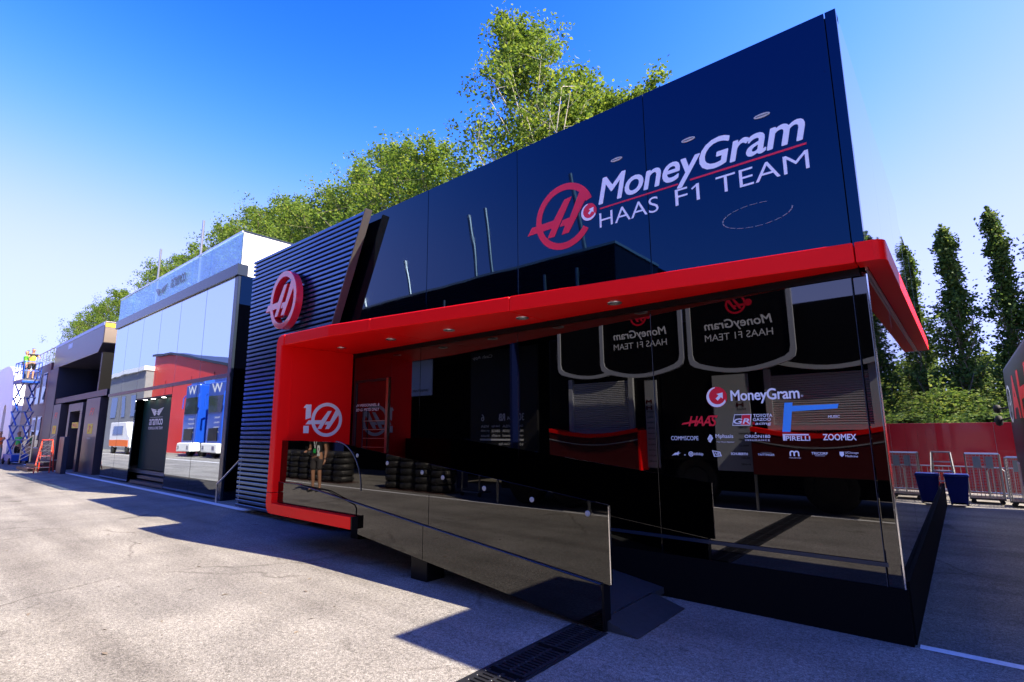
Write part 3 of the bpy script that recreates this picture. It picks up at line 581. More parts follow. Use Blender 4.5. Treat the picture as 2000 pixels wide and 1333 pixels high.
def person(label, loc, rz, tee='tee_black', legs='shorts', vest=None, pose='phone', hairm='hair', long_legs=False, stride=.0):
    p = thing('person', label, 'person', loc, rz=rz)          # faces local -Y
    hipz, shz = .92, 1.42
    L = {}
    hips = (0, 0, .95); 
    def leg(s):
        return [(s*.095, 0, .88), (s*.10, -.02+s*stride*.5, .49), (s*.105, .02+s*stride, .09)]
    if pose == 'phone':
        armR = [(-.19, 0, 1.40), (-.24, .03, 1.12), (-.27, -.06, .87)]; armL = [(.19, 0, 1.40), (.24, .02, 1.13), (.17, -.24, 1.10)]
    elif pose == 'reach':
        armR = [(-.19, 0, 1.40), (-.22, -.2, 1.22), (-.16, -.44, 1.22)]; armL = [(.19, 0, 1.40), (.22, -.22, 1.24), (.15, -.46, 1.2)]
    else:
        armR = [(-.19, 0, 1.40), (-.25, .02, 1.13), (-.26, -.05, .88)]; armL = [(.19, 0, 1.40), (.25, .02, 1.13), (.26, -.05, .88)]
    torso = [(0, 0, .95, .13, .1), (0, 0, 1.1, .125, .09), (0, 0, 1.3, .15, .1), (0, .005, 1.42, .1, .075), (0, .005, 1.5, .055), (0, -.015, 1.57, .07, .075), (0, -.02, 1.65, .085, .098), (0, -.015, 1.73, .07, .08)]
    ch = [torso]
    for s in (-1, 1):
        a, b, c = leg(s); ch.append([torso[0], (*a, .085), (*b, .055), (b[0], b[1]+.02, (b[2]+c[2])/2+.06, .052), (*c, .036), (c[0]+s*.02, c[1]-.13, .045, .035)])
    for A in (armR, armL):
        ch.append([torso[2], (*A[0], .055), (*A[1], .04), (*A[2], .027)])
    body = skin_mesh('body', ch, 'skin', p)
    for A, s in ((armR, -1), (armL, 1)):
        d = (Vector(A[2])-Vector(A[1])).normalized(); w = Vector(A[2]); side = Vector((0, -1, 0)) if abs(d.z) > .5 else Vector((1, 0, 0))
        hc = [[(*w, .024, .018), (*(w+d*.05), .034, .02), (*(w+d*.08), .032, .018)]]
        for k in range(4):
            off = side*(-.03+.02*k); cl = Vector((0, 0, -1)) if abs(d.z) < .5 else Vector((-s, 0, 0))
            hc.append([(*(w+d*.08), .032, .018), (*(w+d*.10+off), .011), (*(w+d*(.128+.006*(k in (1, 2)))+off+cl*.012), .0095), (*(w+d*(.15+.01*(k in (1, 2)))+off+cl*.03), .008)])
        hc.append([(*(w+d*.03), .026, .018), (*(w+d*.05-side*.045), .011), (*(w+d*.085-side*.05), .009)])
        skin_mesh('hand', hc, 'skin', p, 1)
    skin_mesh('hair', [[(0, .02, 1.69, .098, .1), (0, .005, 1.76, .085, .09)]], hairm, p, 2)
    fc = MB()
    for s in (-1, 1): fc.lathe([(0, -.008), (.008, 0), (0, .008)], (s*.033, -.112, 1.655), 'y', 8)
    fc.build('eyes', 'tee_black', p); skin_mesh('nose', [[(0, -.11, 1.65, .01), (0, -.128, 1.62, .013)]], 'skin', p, 1)
    MB().box(-.025, .025, -.112, -.1, 1.575, 1.582).build('mouth', 'dark_red', p)
    for s in (-1, 1): skin_mesh('ear', [[(s*.088, 0, 1.665, .014, .022), (s*.088, .003, 1.625, .01, .015)]], 'skin', p, 1)
    tc = [[(0, 0, .9, .145, .112), (0, 0, 1.1, .145, .105), (0, 0, 1.3, .165, .115), (0, .005, 1.42, .11, .08), (0, .005, 1.465, .075, .07)]]
    for A in (armR, armL):
        m = [(a+b)/2 for a, b in zip(A[0], A[1])]; tc.append([tc[0][2], (*A[0], .07), (*m, .065)])
    skin_mesh('shirt', tc, tee, p)
    pc = [[(0, 0, .98, .14, .108), (0, 0, .9, .135, .105)]]
    for s in (-1, 1):
        a, b, c = leg(s)
        e = c if long_legs else (b[0], b[1], b[2]+.06)
        pc.append([(0, 0, .9, .135, .105), (*a, .098), (*[(u+v)/2 for u, v in zip(a, b)], .092 if not long_legs else .08), (e[0], e[1], e[2], .088 if not long_legs else .055)])
    skin_mesh('trousers' if long_legs else 'shorts', pc, legs, p)
    for s in (-1, 1):
        a, b, c = leg(s); skin_mesh('shoe', [[(c[0], c[1]+.04, .05, .045, .045), (c[0]+s*.01, c[1]-.05, .05, .048, .04), (c[0]+s*.02, c[1]-.17, .038, .042, .03)]], 'shoe', p)
    if vest:
        skin_mesh('safety_vest', [[(0, 0, .98, .152, .118), (0, 0, 1.1, .152, .112), (0, 0, 1.3, .172, .122), (0, .005, 1.4, .12, .088)]], vest, p)
    return p
def kit(p):
    l_ = MB(); l_.tube([(-.06, -.075, 1.47), (-.03, -.135, 1.32), (0, -.14, 1.16)], .006, 6); l_.tube([(.06, -.075, 1.47), (.03, -.135, 1.32), (0, -.14, 1.16)], .006, 6); l_.build('lanyard', 'vinyl_white', p)
    MB().box(-.035, .035, -.152, -.146, 1.04, 1.15).build('pass_card', 'lanyard_green', p)
    text(MB(), 'S2', .0, .1, .95, 1.25, lambda u, v, d: (-.16+u, d, v), -.135, bold=.05, shear=.3).build('shirt_print', 'vinyl_white', p)
pm = person('person in black T-shirt and dark shorts holding a phone, green pass on a lanyard', (-13.28, -5.1, 0), R(180-28)); kit(pm)
ph = MB().box(-.035, .035, -.006, .006, -.07, .07).build('mobile_phone', 'tee_black'); ph.location = (-13.29, -4.79, 1.15); ph.rotation_euler = (R(30), 0, R(152)); tag(ph, 'black phone in the hand of the person in black T-shirt', 'phone')

# ------------------------------------------------------------------ dark unit further along the row
du = thing('dark_unit', 'dark purple-grey paddock unit with deep overhanging canopy and yellow edge strip', 'building', (0, 0, 0))
YD = .35
MB().prism([(-36.3, 5.0), (-27.2, 5.0), (-26.6, 5.35), (-26.6, 6.28), (-36.3, 6.28)], XZ, YD, 2.6).build('canopy', 'purple_grey', du, bevel=.02)
MB().prism([(YD+.03, 5.38), (2.55, 5.38), (2.55, 6.02), (YD+.03, 6.02)], YZ, -26.605, -26.585).build('end_panel', 'brass_edge', du)
MB().prism([(YD+.03, 6.04), (2.55, 6.04), (2.55, 6.2), (YD+.03, 6.2)], YZ, -26.605, -26.58).build('yellow_strip', 'yellow', du)
MB().box(-36.3, -26.6, YD-.01, YD+.002, 6.12, 6.24).build('edge_strip', 'pale_blind', du); MB().box(-33.2, -32.3, YD-.006, YD+.002, 5.75, 6.0).build('name_plate', 'pale_blind', du)
MB().box(-37, -24.4, 2.4, 8, 0, 6.0).build('rear_wall', 'black_matte', du); MB().box(-37, -24.4, 1.4, 2.4, 2.95, 3.1).build('floor_slab', 'navy_wall', du)
MB().box(-37.0, -34.9, YD, 2.4, 0, 5.0).build('end_wall', 'navy_wall', du); MB().box(-34.9, -25.2, YD+.05, 1.4, 3.1, 3.35).build('spandrel', 'navy_wall', du)
MB().box(-27.0, -26.8, YD+.1, 2.4, 3.35, 4.99).build('return_wall', 'black_satin', du)
for x0 in (-34.2, -31.6, -29.4, -28.0):
    w_ = MB().box(x0, x0+1.0, 1.9, 1.95, 3.4, 4.8).build('window', 'tint_window', du); MB().box(x0+.45, x0+.5, 1.88, 1.899, 3.4, 4.8).build('frame', 'steel', w_)
    MB().box(x0+.1, x0+.35, 1.885, 1.898, 3.45, 4.3).build('curtain', 'pale_blind', w_)
def pillar(x0, x1, yb, mats=True):
    q = MB().box(x0, x1, YD, yb, 0, 3.05).build('sign_pillar', 'purple_grey', du, bevel=.01); c = (x0+x1)/2
    text(MB(), 'F1', c-.35, c+.35, 2.35, 2.65, XZ, YD-.004, bold=.05, shear=.35).build('red_mark', 'vinyl_red', q)
    MB().box(c-.4, c+.4, YD-.005, YD-.001, 1.6, 2.0).build('yellow_plate', 'yellow', q); text(MB(), 'P', c-.15, c+.15, 1.68, 1.92, XZ, YD-.008, bold=.04).build('plate_letter', 'vinyl_red', q)
    MB().box(c-.3, c+.3, YD-.005, YD-.001, 1.38, 1.44).build('white_line', 'vinyl_grey', q)
pillar(-34.8, -33.1, 1.5); pillar(-28.0, -25.8, 1.9)
pt = MB(); pt.box(-31.3, -30.9, YD, 1.6, 0, 2.95); pt.box(-29.0, -28.6, YD, 1.6, 0, 2.95); pt.box(-30.9, -29.0, YD, 1.6, 2.6, 2.95); pt.build('portal', 'purple_grey', du, bevel=.01)
MB().box(-30.9, -29.0, 1.5, 1.56, 0, 2.6).build('door', 'navy_wall', du); py_ = MB().box(-30.2, -29.02, YD-.002, YD+.05, 1.85, 2.1).build('yellow_plate', 'yellow', du); text(MB(), 'PIRELLI', -30.05, -29.15, 1.9, 2.05, XZ, YD-.006, bold=.04).build('plate_letters', 'vinyl_red', py_)
o = MB().prism([(-28.5, 0), (-27.6, 0), (-27.6, 1.48), (-28.5, 1.48)], XZ, -.3, -.12).build('upright_panel', 'navy_wall', bevel=.015); tag(o, 'plain dark navy upright panel standing beside the red step ladder', 'panel')
sb = thing('entrance_steps', 'brown timber entrance steps with steel handrails in front of dark unit', 'steps', (-31.5, -.2, 0))
for k in range(3): MB().box(-1.9+.5*k, 1.0, -.7+.25*k, .6, .14*k, .14*k+.14).build('tread', 'timber_brown', sb)
for y in (-.65, .1):
    q = MB(); q.tube([(-1.7, y, .28), (-1.7, y, 1.15), (.9, y, 1.55), (.9, y, .42)], .025)
    for k in range(4): q.tube([(-1.7, y, .42+.17*k), (.9, y, .75+.19*k)], .012, 6)
    q.build('handrail', 'steel', sb)
def step_ladder(label, loc, rz, h, mat, n=5, w=.5):
    t = thing('step_ladder', label, 'ladder', loc, rz=rz)
    for s, y in ((-1, -.35), (1, .35)):
        for x in (-1, 1): MB().tube([(x*w*.5, y, 0), (x*w*.34, 0, h)], .022, 8).build('stile', mat, t)
    for k in range(1, n+1):
        f = k/(n+1); ww = w*.5*(1-.32*f); MB().box(-ww, ww, -.35*(1-f)-.035, -.35*(1-f)+.035, h*f-.012, h*f+.012).build('tread', 'steel', t)
    for k in range(1, n, 2):
        f = k/(n+1); ww = w*.5*(1-.32*f); MB().tube([(-ww, .35*(1-f), h*f), (ww, .35*(1-f), h*f)], .012, 6).build('brace', mat, t)
    MB().box(-w*.36, w*.36, -.06, .06, h-.01, h+.02).build('cap', mat, t)
    return t
step_ladder('red step ladder standing by the brown entrance steps', (-29.3, -.55, 0), R(70), 1.35, 'ladder_red')

bu = thing('burgundy_unit', 'burgundy two-storey unit with roof railing behind the scissor lift', 'building', (0, 0, 0))
MB().box(-44.5, -37.02, YD, 7, 0, 5.45).build('wall', 'burgundy', bu, bevel=.02)
for x0, z0 in ((-38.6, 3.3), (-40.3, 3.3), (-38.6, .9), (-40.2, .9), (-42.0, .9), (-42, 3.3)):
    w_ = MB().box(x0, x0+1.0, YD-.02, YD+.01, z0, z0+1.6).build('window', 'tint_window', bu); MB().box(x0+.1, x0+.9, YD-.025, YD-.021, z0+.9, z0+1.5).build('blind', 'pale_blind', w_)
    f_ = MB(); f_.box(x0-.05, x0+1.05, YD-.03, YD-.001, z0+1.6, z0+1.66); f_.box(x0-.05, x0+1.05, YD-.03, YD-.001, z0-.06, z0); f_.build('frame', 'grey_frame', w_)
q = MB(); q.tube([(-44.4, YD+.1, 6.3), (-36.4, YD+.1, 6.3)], .03)
for k in range(9): q.tube([(-44.4+k, YD+.1, 5.45), (-44.4+k, YD+.1, 6.3)], .015, 6)
for k in range(5): q.tube([(-44.4, YD+.1, 5.58+.14*k), (-36.4, YD+.1, 5.58+.14*k)], .006, 4)
q.build('roof_railing', 'galv', bu)

sh = thing('shell_building', 'white curved shell-fronted building at the far end of the row', 'building', (0, 0, 0))
q = MB(); prof = []
for k in range(13):
    a = R(k*90/12); prof.append((-52.5+6.5*math.sin(a), 6.35*math.cos(a)))
out = [(-52.5-5, 0), (-57.5, 6.4)]+[(-52.5+6.3*math.sin(R(7.5*k))**.8, 6.4*(math.cos(R(7.5*k)))**.45) for k in range(13)]
inn = [(-48.9, 0), (-48.9, 2.9)]+arc(-49.6, 2.9, .7, 0, 180, 10)+[(-50.3, 2.9), (-50.3, 0)]
q.prism(out[:-1]+[(-46.2, 0)]+[(-48.9, 0)]+inn[1:]+[], XZ, .1, 6).build('shell', 'shell_white', sh, bevel=.12)
MB().box(-50.4, -48.8, .9, 1.0, 0, 3.7).build('glazing', 'tint_window', sh)

# scissor lift and its crew
sl_ = thing('scissor_lift', 'blue scissor lift raised against the burgundy unit', 'lift', (-39.4, -.25, 0), rz=R(4)); sl_.scale = (.85, .85, 1)
MB().box(-1.1, 1.1, -.42, .42, .16, .52).build('chassis', 'lift_blue', sl_, bevel=.04)
for x in (-.8, .8):
    for y in (-.42, .42): MB().lathe([(0, -.06), (.14, -.06), (.17, -.03), (.17, .03), (.14, .06), (0, .06)], (x, y, .17), 'y', 16).build('wheel', 'rubber', sl_)
zz = [.52+.77*k for k in range(6)]
for k in range(5):
    for y in (-.33, .33):
        for s in (-1, 1): MB().tube([(-.85*s, y+.04*s, zz[k]), (.85*s, y+.04*s, zz[k+1])], .045, 6).build('scissor_arm', 'lift_blue', sl_)
    MB().tube([(-.85, -.38, zz[k]), (-.85, .38, zz[k])], .03, 6).build('pivot_bar', 'steel', sl_); MB().tube([(.85, -.38, zz[k]), (.85, .38, zz[k])], .03, 6).build('pivot_bar', 'steel', sl_)
MB().box(-1.15, 1.15, -.45, .45, 4.38, 4.52).build('platform', 'lift_blue', sl_, bevel=.02); MB().box(-1.16, 1.16, -.46, .46, 4.521, 4.58).build('toe_board', 'steel', sl_)
q = MB()
for z in (5.05, 5.55): q.tube([(-1.12, -.43, z), (1.12, -.43, z), (1.12, .43, z), (-1.12, .43, z), (-1.12, -.43, z)], .025, 6)
for x in (-1.12, -.4, .4, 1.12):
    for y in (-.43, .43): q.tube([(x, y, 4.55), (x, y, 5.55)], .025, 6)
q.build('guard_rail', 'lift_blue', sl_)
person('worker in yellow vest and shorts reaching forward on the raised lift platform', (-38.9, -.2, 4.59), R(100), 'tee_black', 'tee_black', 'hivis', 'reach')
person('worker in bright green vest at the left end of the lift platform', (-40.1, -.3, 4.59), R(20), 'hivis_green', 'denim', 'hivis_green', 'stand', long_legs=True)
person('worker in orange vest standing at the left edge beside the lift', (-40.6, -.85, 0), R(60), 'orange', 'plastic_grey', 'orange', 'reach', long_legs=True)
person('person in green top standing behind the base of the lift', (-41.6, .05, 0), R(30), 'lanyard_green', 'tee_black', None, 'stand', long_legs=True)

# ------------------------------------------------------------------ alley on the right
fw = thing('red_fence', 'glossy red panel fence closing the end of the alley', 'fence', (0, 12, 0))
for k in range(6):
    MB().box(-5+2*k+.004, -3+2*k-.004, 0, .06, .05, 1.72).build('fence_panel', 'fence_red', fw, bevel=.004)
    MB().box(-5.03+2*k, -4.97+2*k, .065, .12, 0, 1.7).build('post', 'steel', fw)
def roll_cage(loc, label, rz=0, s=1.):
    t = thing('roll_cage', label, 'cage', loc, 'wire roll cages by the red fence', rz)
    w, d, h = .56*s, .5*s, 1.04*s; z0 = .12
    q = MB()
    for x in (0, w):
        for y in (0, d): q.tube([(x, y, z0), (x, y, h-.04), (x, y, h)], .014, 8)
    for y in (0, d): q.tube([(0, y, h), (w, y, h)], .014, 8)
    for x in (0, w): q.tube([(x, 0, h*.55), (x, d, h*.55)], .01, 6)
    q.build('frame', 'galv', t)
    q = MB()
    for k in range(1, 9):
        for y in (0, d): q.tube([(w*k/9, y, z0), (w*k/9, y, h)], .0045, 4, False)
    for k in range(1, 14):
        z = z0+(h-z0)*k/14
        for y in (0, d): q.tube([(0, y, z), (w, y, z)], .0045, 4, False)
        for x in (0, w): q.tube([(x, 0, z), (x, d, z)], .0045, 4, False)
    q.build('wire_mesh', 'galv', t)
    MB().box(-.01, w+.01, -.01, d+.01, z0-.03, z0).build('base', 'dark_metal', t)
    for k in range(2): MB().box(w*(.22+.36*k), w*(.44+.36*k), -.012, -.007, h*.72, h*.95).build('info_plate', 'plastic_grey', t)
    for x in (.05, w-.05):
        for y in (.05, d-.05): MB().lathe([(0, -.015), (.04, -.015), (.045, 0), (.04, .015), (0, .015)], (x, y, .045), 'y', 12).build('castor', 'rubber', t)
roll_cage((.40, 10.2, 0), 'wire roll cage with grey plates between blue bin and dark truck')
roll_cage((1.02, 9.9, 0), 'wire roll cage half hidden behind the dark truck', R(-6), .95)
bn = thing('wheeled_bin', 'blue plastic wheeled bin beside the rear corner of the black building', 'bin', (.22, 9.45, 0))
q = MB(); A = [(-.14, -.13), (.14, -.13), (.14, .15), (-.14, .15)]; B = [(-.195, -.2), (.195, -.2), (.195, .2), (-.195, .2)]; i = 0
q.v += [(x, y, .05) for x, y in A]+[(x, y, .6) for x, y in B]; q.f += [(0, 1, 5, 4), (1, 2, 6, 5), (2, 3, 7, 6), (3, 0, 4, 7), (3, 2, 1, 0), (4, 5, 6, 7)]
q.build('tub', 'bin_blue', bn, bevel=.015); MB().box(-.21, .21, -.22, .22, .602, .625).prism([(-.21, .625), (.21, .625), (.19, .655), (-.19, .655)], XZ, -.21, .2).build('lid', 'bin_blue', bn, bevel=.008)
for x in (-.13, .13): MB().lathe([(0, -.02), (.06, -.02), (.07, 0), (.06, .02), (0, .02)], (x, .17, .07), 'x', 16).build('wheel', 'rubber', bn)
MB().tube([(-.16, .22, .6), (-.16, .27, .61), (.16, .27, .61), (.16, .22, .6)], .012, 6).build('handle', 'bin_blue', bn); MB().box(-.1, .1, -.21, -.14, .07, .085).build('foot_lip', 'black_matte', bn)
step_ladder('aluminium step ladder standing behind the blue bin by red fence', (.03, 10.7, 0), R(4), 1.05, 'galv', 4, .34)
def barrier(loc, label, rz):
    t = thing('crowd_barrier', label, 'barrier', loc, 'steel crowd barriers by the fence', rz); q = MB()
    q.tube([(0, 0, .04), (0, 0, .62), (.06, 0, .7), (1.14, 0, .7), (1.2, 0, .62), (1.2, 0, .04)], .016, 8); q.tube([(0, 0, .14), (1.2, 0, .14)], .013, 6); q.build('frame', 'galv', t)
    for k in range(1, 11): MB().tube([(.11*k, 0, .14), (.11*k, 0, .7)], .006, 6).build('bar', 'galv', t)
    for x in (.12, 1.08): MB().tube([(x, -.22, .012), (x, 0, .05), (x, .22, .012)], .012, 6).build('foot', 'galv', t)
barrier((-.15, 11.45, 0), 'galvanised crowd barrier standing against the red fence behind the step ladder', 0); barrier((.75, 11.3, 0), 'galvanised crowd barrier behind the roll cages at the fence', R(-5))

tk = thing('dark_truck', 'dark race truck with red lettering parked along the right side of the alley', 'truck', (0, 0, 0))
TXL = 1.2
MB().prism([(TXL, .55), (TXL, 2.78), (TXL+.22, 3.0), (TXL+2.4, 3.0), (TXL+2.4, .55)], lambda u, v, d: (u, d, v), 1.6, 9.6).build('trailer', 'truck_dark', tk, bevel=.05)
MB().box(TXL+.05, TXL+2.35, 1.7, 9.5, .3, .545).build('chassis', 'black_matte', tk)
for y in (3.2, 6.6, 7.9): MB().lathe([(0, 0), (.3, 0), (.34, .03), (.48, .03), (.5, .06), (.5, .26), (.46, .3)], (TXL+.05, y, .5), 'x', 24).build('wheel', 'rubber', tk)
SD = lambda u, v, d: (TXL-.004-d, 11-u, v)
text(MB(), 'A', 2.8, 4.2, 1.75, 2.5, SD, 0, bold=.08).build('red_letter', 'vinyl_red', tk)
text(MB(), 'H', 4.4, 6.2, 1.75, 2.5, SD, 0, bold=.08).build('red_letter', 'vinyl_red', tk)
MB().strip([(2.1+.5*math.cos(2*PI*k/32), 2.05+.36*math.sin(2*PI*k/32)) for k in range(32)], [(2.1+.42*math.cos(2*PI*k/32), 2.05+.3*math.sin(2*PI*k/32)) for k in range(32)], SD, 0, .003).build('white_ring', 'vinyl_white', tk)
text(MB(), 'H', 1.85, 2.35, 1.9, 2.2, SD, 0, bold=.04, shear=.3).build('ring_letter', 'vinyl_white', tk)
q = MB(); q.tube([(TXL+.02, 9.5, 2.0), (TXL-.16, 9.7, 1.98)], .02); q.tube([(TXL+.02, 9.5, 1.8), (TXL-.14, 9.7, 1.75)], .02); q.build('mirror_arm', 'rubber', tk)
for z, a in ((2.0, .09), (1.76, .11)): MB().lathe([(0, -a), (.05, -a*.8), (.07, 0), (.05, a*.8), (0, a)], (TXL-.17, 9.72, z-.02), 'z', 14).build('wing_mirror', 'rubber', tk, smooth=True)
MB().box(TXL-.01, TXL+.2, 9.0, 9.62, .15, .95).build('bumper', 'steel', tk, bevel=.04)

nu = thing('neighbour_unit', 'plain dark two-storey unit just out of frame at right, casting the near shadow', 'building', (0, 0, 0))
MB().box(1.65, 6.5, -.95, 1.5, 0, 5.0).build('wall', 'truck_dark', nu, bevel=.02); MB().box(1.64, 6.52, -.96, 1.51, 5.0, 5.08).build('roof_edge', 'dark_metal', nu)
dn = MB().box(2.6, 3.5, -.99, -.952, .1, 2.2).build('door', 'black_satin', nu); MB().tube([(3.4, -1.03, 1.0), (3.4, -1.03, 1.2)], .015).build('handle', 'steel', dn)
MB().box(4.2, 5.6, -.985, -.952, 1.0, 2.2).build('window', 'tint_window', nu)

# ------------------------------------------------------------------ opposite side of the lane (seen in the mirror cladding)
FY = lambda u, v, d: (-u, d, v)               # writing that faces +Y: u runs along -X
def hatch(par, x0, x1, zb, zt_, y, letters, txt2=True):
    """raised hatch: dark panel with grey rounded frame, bowed lower edge"""
    xm = (x0+x1)/2
    def outl(e):
        P = [(x0+e, zt_), (x0+e, zb+.28)]
        P += [(x0+e+.03, zb+.16), (x0+e+.12, zb+.09)]
        for k in range(1, 9):
            f = k/9; P.append((x0+e+.12+(x1-x0-2*e-.24)*f, zb+.09-.16*math.sin(PI*f)**.9))
        P += [(x1-e-.12, zb+.09), (x1-e-.03, zb+.16), (x1-e, zb+.28), (x1-e, zt_)]
        return [(u, v+(e*.9 if v < zt_-.01 else 0)) for u, v in P]
    h = MB().prism(outl(.09), XZ, y-.03, y).build('hatch', 'black_satin', par)
    MB().strip(outl(0), outl(.088), XZ, y-.04, y+.03, closed=False).build('hatch_frame', 'grey_frame', h)
    if letters:
        w = x1-x0; a, b = -(x1-.18*w), -(x0+.18*w)
        label_text('hatch_lettering', 'MoneyGram', a, b, zb+.78, zb+1.02, h, 'vinyl_white', FY, y+.004, bold=.02, shear=.15)
        label_text('hatch_lettering', 'HAAS F1 TEAM', a, b, zb+.60, zb+.74, h, 'vinyl_white', FY, y+.004)
        swirl_logo(h, a+.4*w*.5, zb+1.3, .07, FY, y+.004); h_logo(MB(), -xm, zb+1.3, .2, .2, FY, y+.003, y+.001).build('ring_logo', 'vinyl_red', h)
def service_truck(x0, x1, label, seed):
    t = thing('service_truck', label, 'truck', (0, 0, 0), 'team trucks across the lane'); YT = -6.4
    MB().box(x0, x1, -9.0, YT-.03, .95, 4.05).build('body', 'black_satin', t, bevel=.03)
    MB().box(x0+.1, x1-.1, -8.9, YT-.3, .3, .95).build('underframe', 'black_matte', t)
    return t
YT = -6.4
t1 = service_truck(-8.0, -4.85, 'black race truck with open hatches and red counter across the lane, reflected left of centre', 1)
t2 = service_truck(-4.8, .1, 'black race truck with red counter and grey sponsor board across the lane, reflected at right', 2)
def counter(t, x0, x1):
    c = MB(); n = 12; top = [(x0+(x1-x0)*k/n, 1.56-.14*math.sin(PI*k/n)) for k in range(n+1)]
    c.prism([(x0, .72)]+top+[(x1, .72)], XZ, YT-.02, YT+.35).build('counter', 'dark_red', t, bevel=.01)
    up = [(u, v+.09) for u, v in top]; MB().strip(up, [(u, v+.004) for u, v in top], XZ, YT+.0, YT+.36, closed=False).build('counter_top', 'red_paint', t)
    MB().strip([(u, v-.16) for u, v in top], [(u, v-.185) for u, v in top], XZ, YT+.351, YT+.358, closed=False).build('counter_line', 'vinyl_grey', t)
    MB().box(x1+.002, x1+.05, YT-.02, YT+.36, .70, 1.6).build('counter_end', 'red_paint', t)
def shutter(t, x0, x1, z0, z1):
    f = MB(); f.box(x0-.12, x0, YT-.02, YT+.06, z0-.1, z1+.1); f.box(x1, x1+.12, YT-.02, YT+.06, z0-.1, z1+.1); f.box(x0, x1, YT-.02, YT+.06, z0-.1, z0)
    fo = f.build('shutter_frame', 'grey_frame', t); n = int((z1-z0)/.045)
    sme2 = MB().prism([(YT, 0), (YT+.03, .012), (YT+.03, .03), (YT, .042)], YZ, x0, x1).mesh('shutter_slat')
    for k in range(n):
        o = link('shutter_slat', sme2, 'shutter', fo); o.location.z = z0+k*.045
counter(t1, -7.76, -5.25); shutter(t1, -7.2, -5.6, 1.62, 2.8); counter(t2, -2.8, -.55); shutter(t2, -2.42, -.75, 1.68, 2.7)
hatch(t1, -7.6, -5.55, 2.95, 4.9, -6.3, False); hatch(t1, -5.9, -3.88, 2.82, 4.9, -5.62, True); hatch(t2, -3.78, -1.74, 2.78, 4.9, -5.62, True); hatch(t2, -2.35, -.2, 2.78, 4.05, -6.25, False)
for t, x0, x1 in ((t1, -5.19, -4.9), (t2, -3.6, -2.86)):
    bdp = MB().box(x0, x1, YT-.02, YT+.02, .75, 2.75).build('sponsor_board', 'board_grey', t)
    for k in range(12):
        if k < 2: label_text('board_mark', 'MH'[k], -(x1-.12), -(x1-.22-.05), 2.2-.14*k, 2.3-.14*k, bdp, 'dark_red', FY, YT+.024, bold=.08)
        else: label_text('board_mark', ['HAAS', 'TOYOTA', 'ORION', 'ZOOMEX', 'Mphasis', 'TRICORP', 'PIRELLI', 'infobip', 'MUSIC', 'NE'][k-2], -(x1-.08), -(x1-.26), 2.0-.125*(k-2), 2.035-.125*(k-2), bdp, 'vinyl_dark', FY, YT+.024, bold=.03)
for t, xs in ((t1, (-7.7, -5.3)), (t2, (-2.85, -.5))):
    for x in xs: MB().tube([(x, YT+.05, 0), (x, YT+.05, .95)], .03, 8).build('support_leg', 'galv', t)
wh = MB().lathe([(0, 0), (.28, 0), (.3, -.03), (.46, -.03), (.5, -.08), (.5, -.3)], (0, 0, 0), 'y', 24).mesh('wheel')
for t, xs in ((t1, (-7.2, -6.0)), (t2, (-4.2, -1.6))):
    for x in xs: o = link('wheel', wh, 'rubber', t); o.location = (x, YT-.25, .5)
# wood behind the trucks, dark building and its mast pipes
ob = thing('garage_building', 'black garage building across the lane with tilted steel pipes on the roof', 'building', (0, 0, 0)); YB = -8.05
MB().box(-30, -6.75, -15, YB-3.0, 0, 7.0).build('rear_block', 'black_matte', ob)
MB().box(-30, -8.1, YB-3, YB-.0, 4.6, 5.6).build('lintel', 'black_satin', ob); MB().box(-30, -6.75, YB-3, YB, 5.602, 7.0).build('parapet', 'dark_metal', ob)
for k in range(13): MB().box(-30, -6.75, YB-.0, YB+.03, 5.66+.1*k, 5.70+.1*k).build('slat', 'black_satin', ob)
MB().box(-30, -6.7, YB-3, YB+.06, 7.0, 7.08).build('coping', 'grey_frame', ob)
for x, l in ((-12.4, 2.6), (-11.6, 2.65), (-7.8, 2.75), (-19.3, 1.3), (-16.1, 1.6)): MB().tube([(x, YB-.1, 6.9), (x-.45, YB-.1, 7.0+l)], .07, 10).build('roof_pipe', 'galv', ob)
for x in (-9.2, -8.0, -14): MB().tube([(x, YB+.12, 5.3), (x, YB+.12, 6.5)], .05, 8).build('vent_pipe', 'galv', ob)
MB().box(-16.5, -15.2, YB-.5, YB-.45, 3.0, 4.4).build('window', 'pale_blind', ob); label_text('window_lettering', 'teamsport.com', 15.35, 16.3, 3.12, 3.26, ob, 'navy_wall', FY, YB-.44, bold=.01)
for x in (-10.7, -17.2): MB().box(x-.05, x+.05, YB-.3, YB+.05, 0, 4.6).build('blue_post', 'post_blue', ob)
MB().box(-13.4, -10.3, YB-.9, YB-.8, .6, 4.5).build('screen_board', 'vinyl_dark', ob)
def bt(b_, a, c, v0, v1, **k): label_text('board_lettering', b_, a, c, v0, v1, ob, 'vinyl_white', FY, YB-.79, **k)
bt('Cash App', 12.3, 13.3, 4.2, 4.35, bold=.02); bt('RB', 11.7, 12.0, 1.95, 2.2, bold=.06); bt('VISA', 11.2, 11.6, 1.98, 2.1, bold=.03, shear=.3); bt('30', 10.85, 11.1, 1.95, 2.2, bold=.02); bt('6', 12.7, 12.85, 1.95, 2.2, bold=.02)
for r_, row in enumerate((('Cash App', 'VISA', 'Cash App', 'VISA'), ('HUGO', 'TUDOR', 'ORACLE', 'pirelli'), ('epartrade', 'ravenol', 'neft', 'buzz'))):
    for k, w in enumerate(row): bt(w, 10.9+.52*k, 11.3+.52*k, 1.72-.16*r_, 1.81-.16*r_, bold=.02)
MB().box(-12.9, -10.9, YB-.8, YB-.785, 1.27, 1.33).build('board_rule', 'vinyl_white', ob)
bt('VISA', 10.9, 11.3, 1.1, 1.2, bold=.03, shear=.3); bt('Cash App', 11.5, 12.0, 1.1, 1.2, bold=.02)
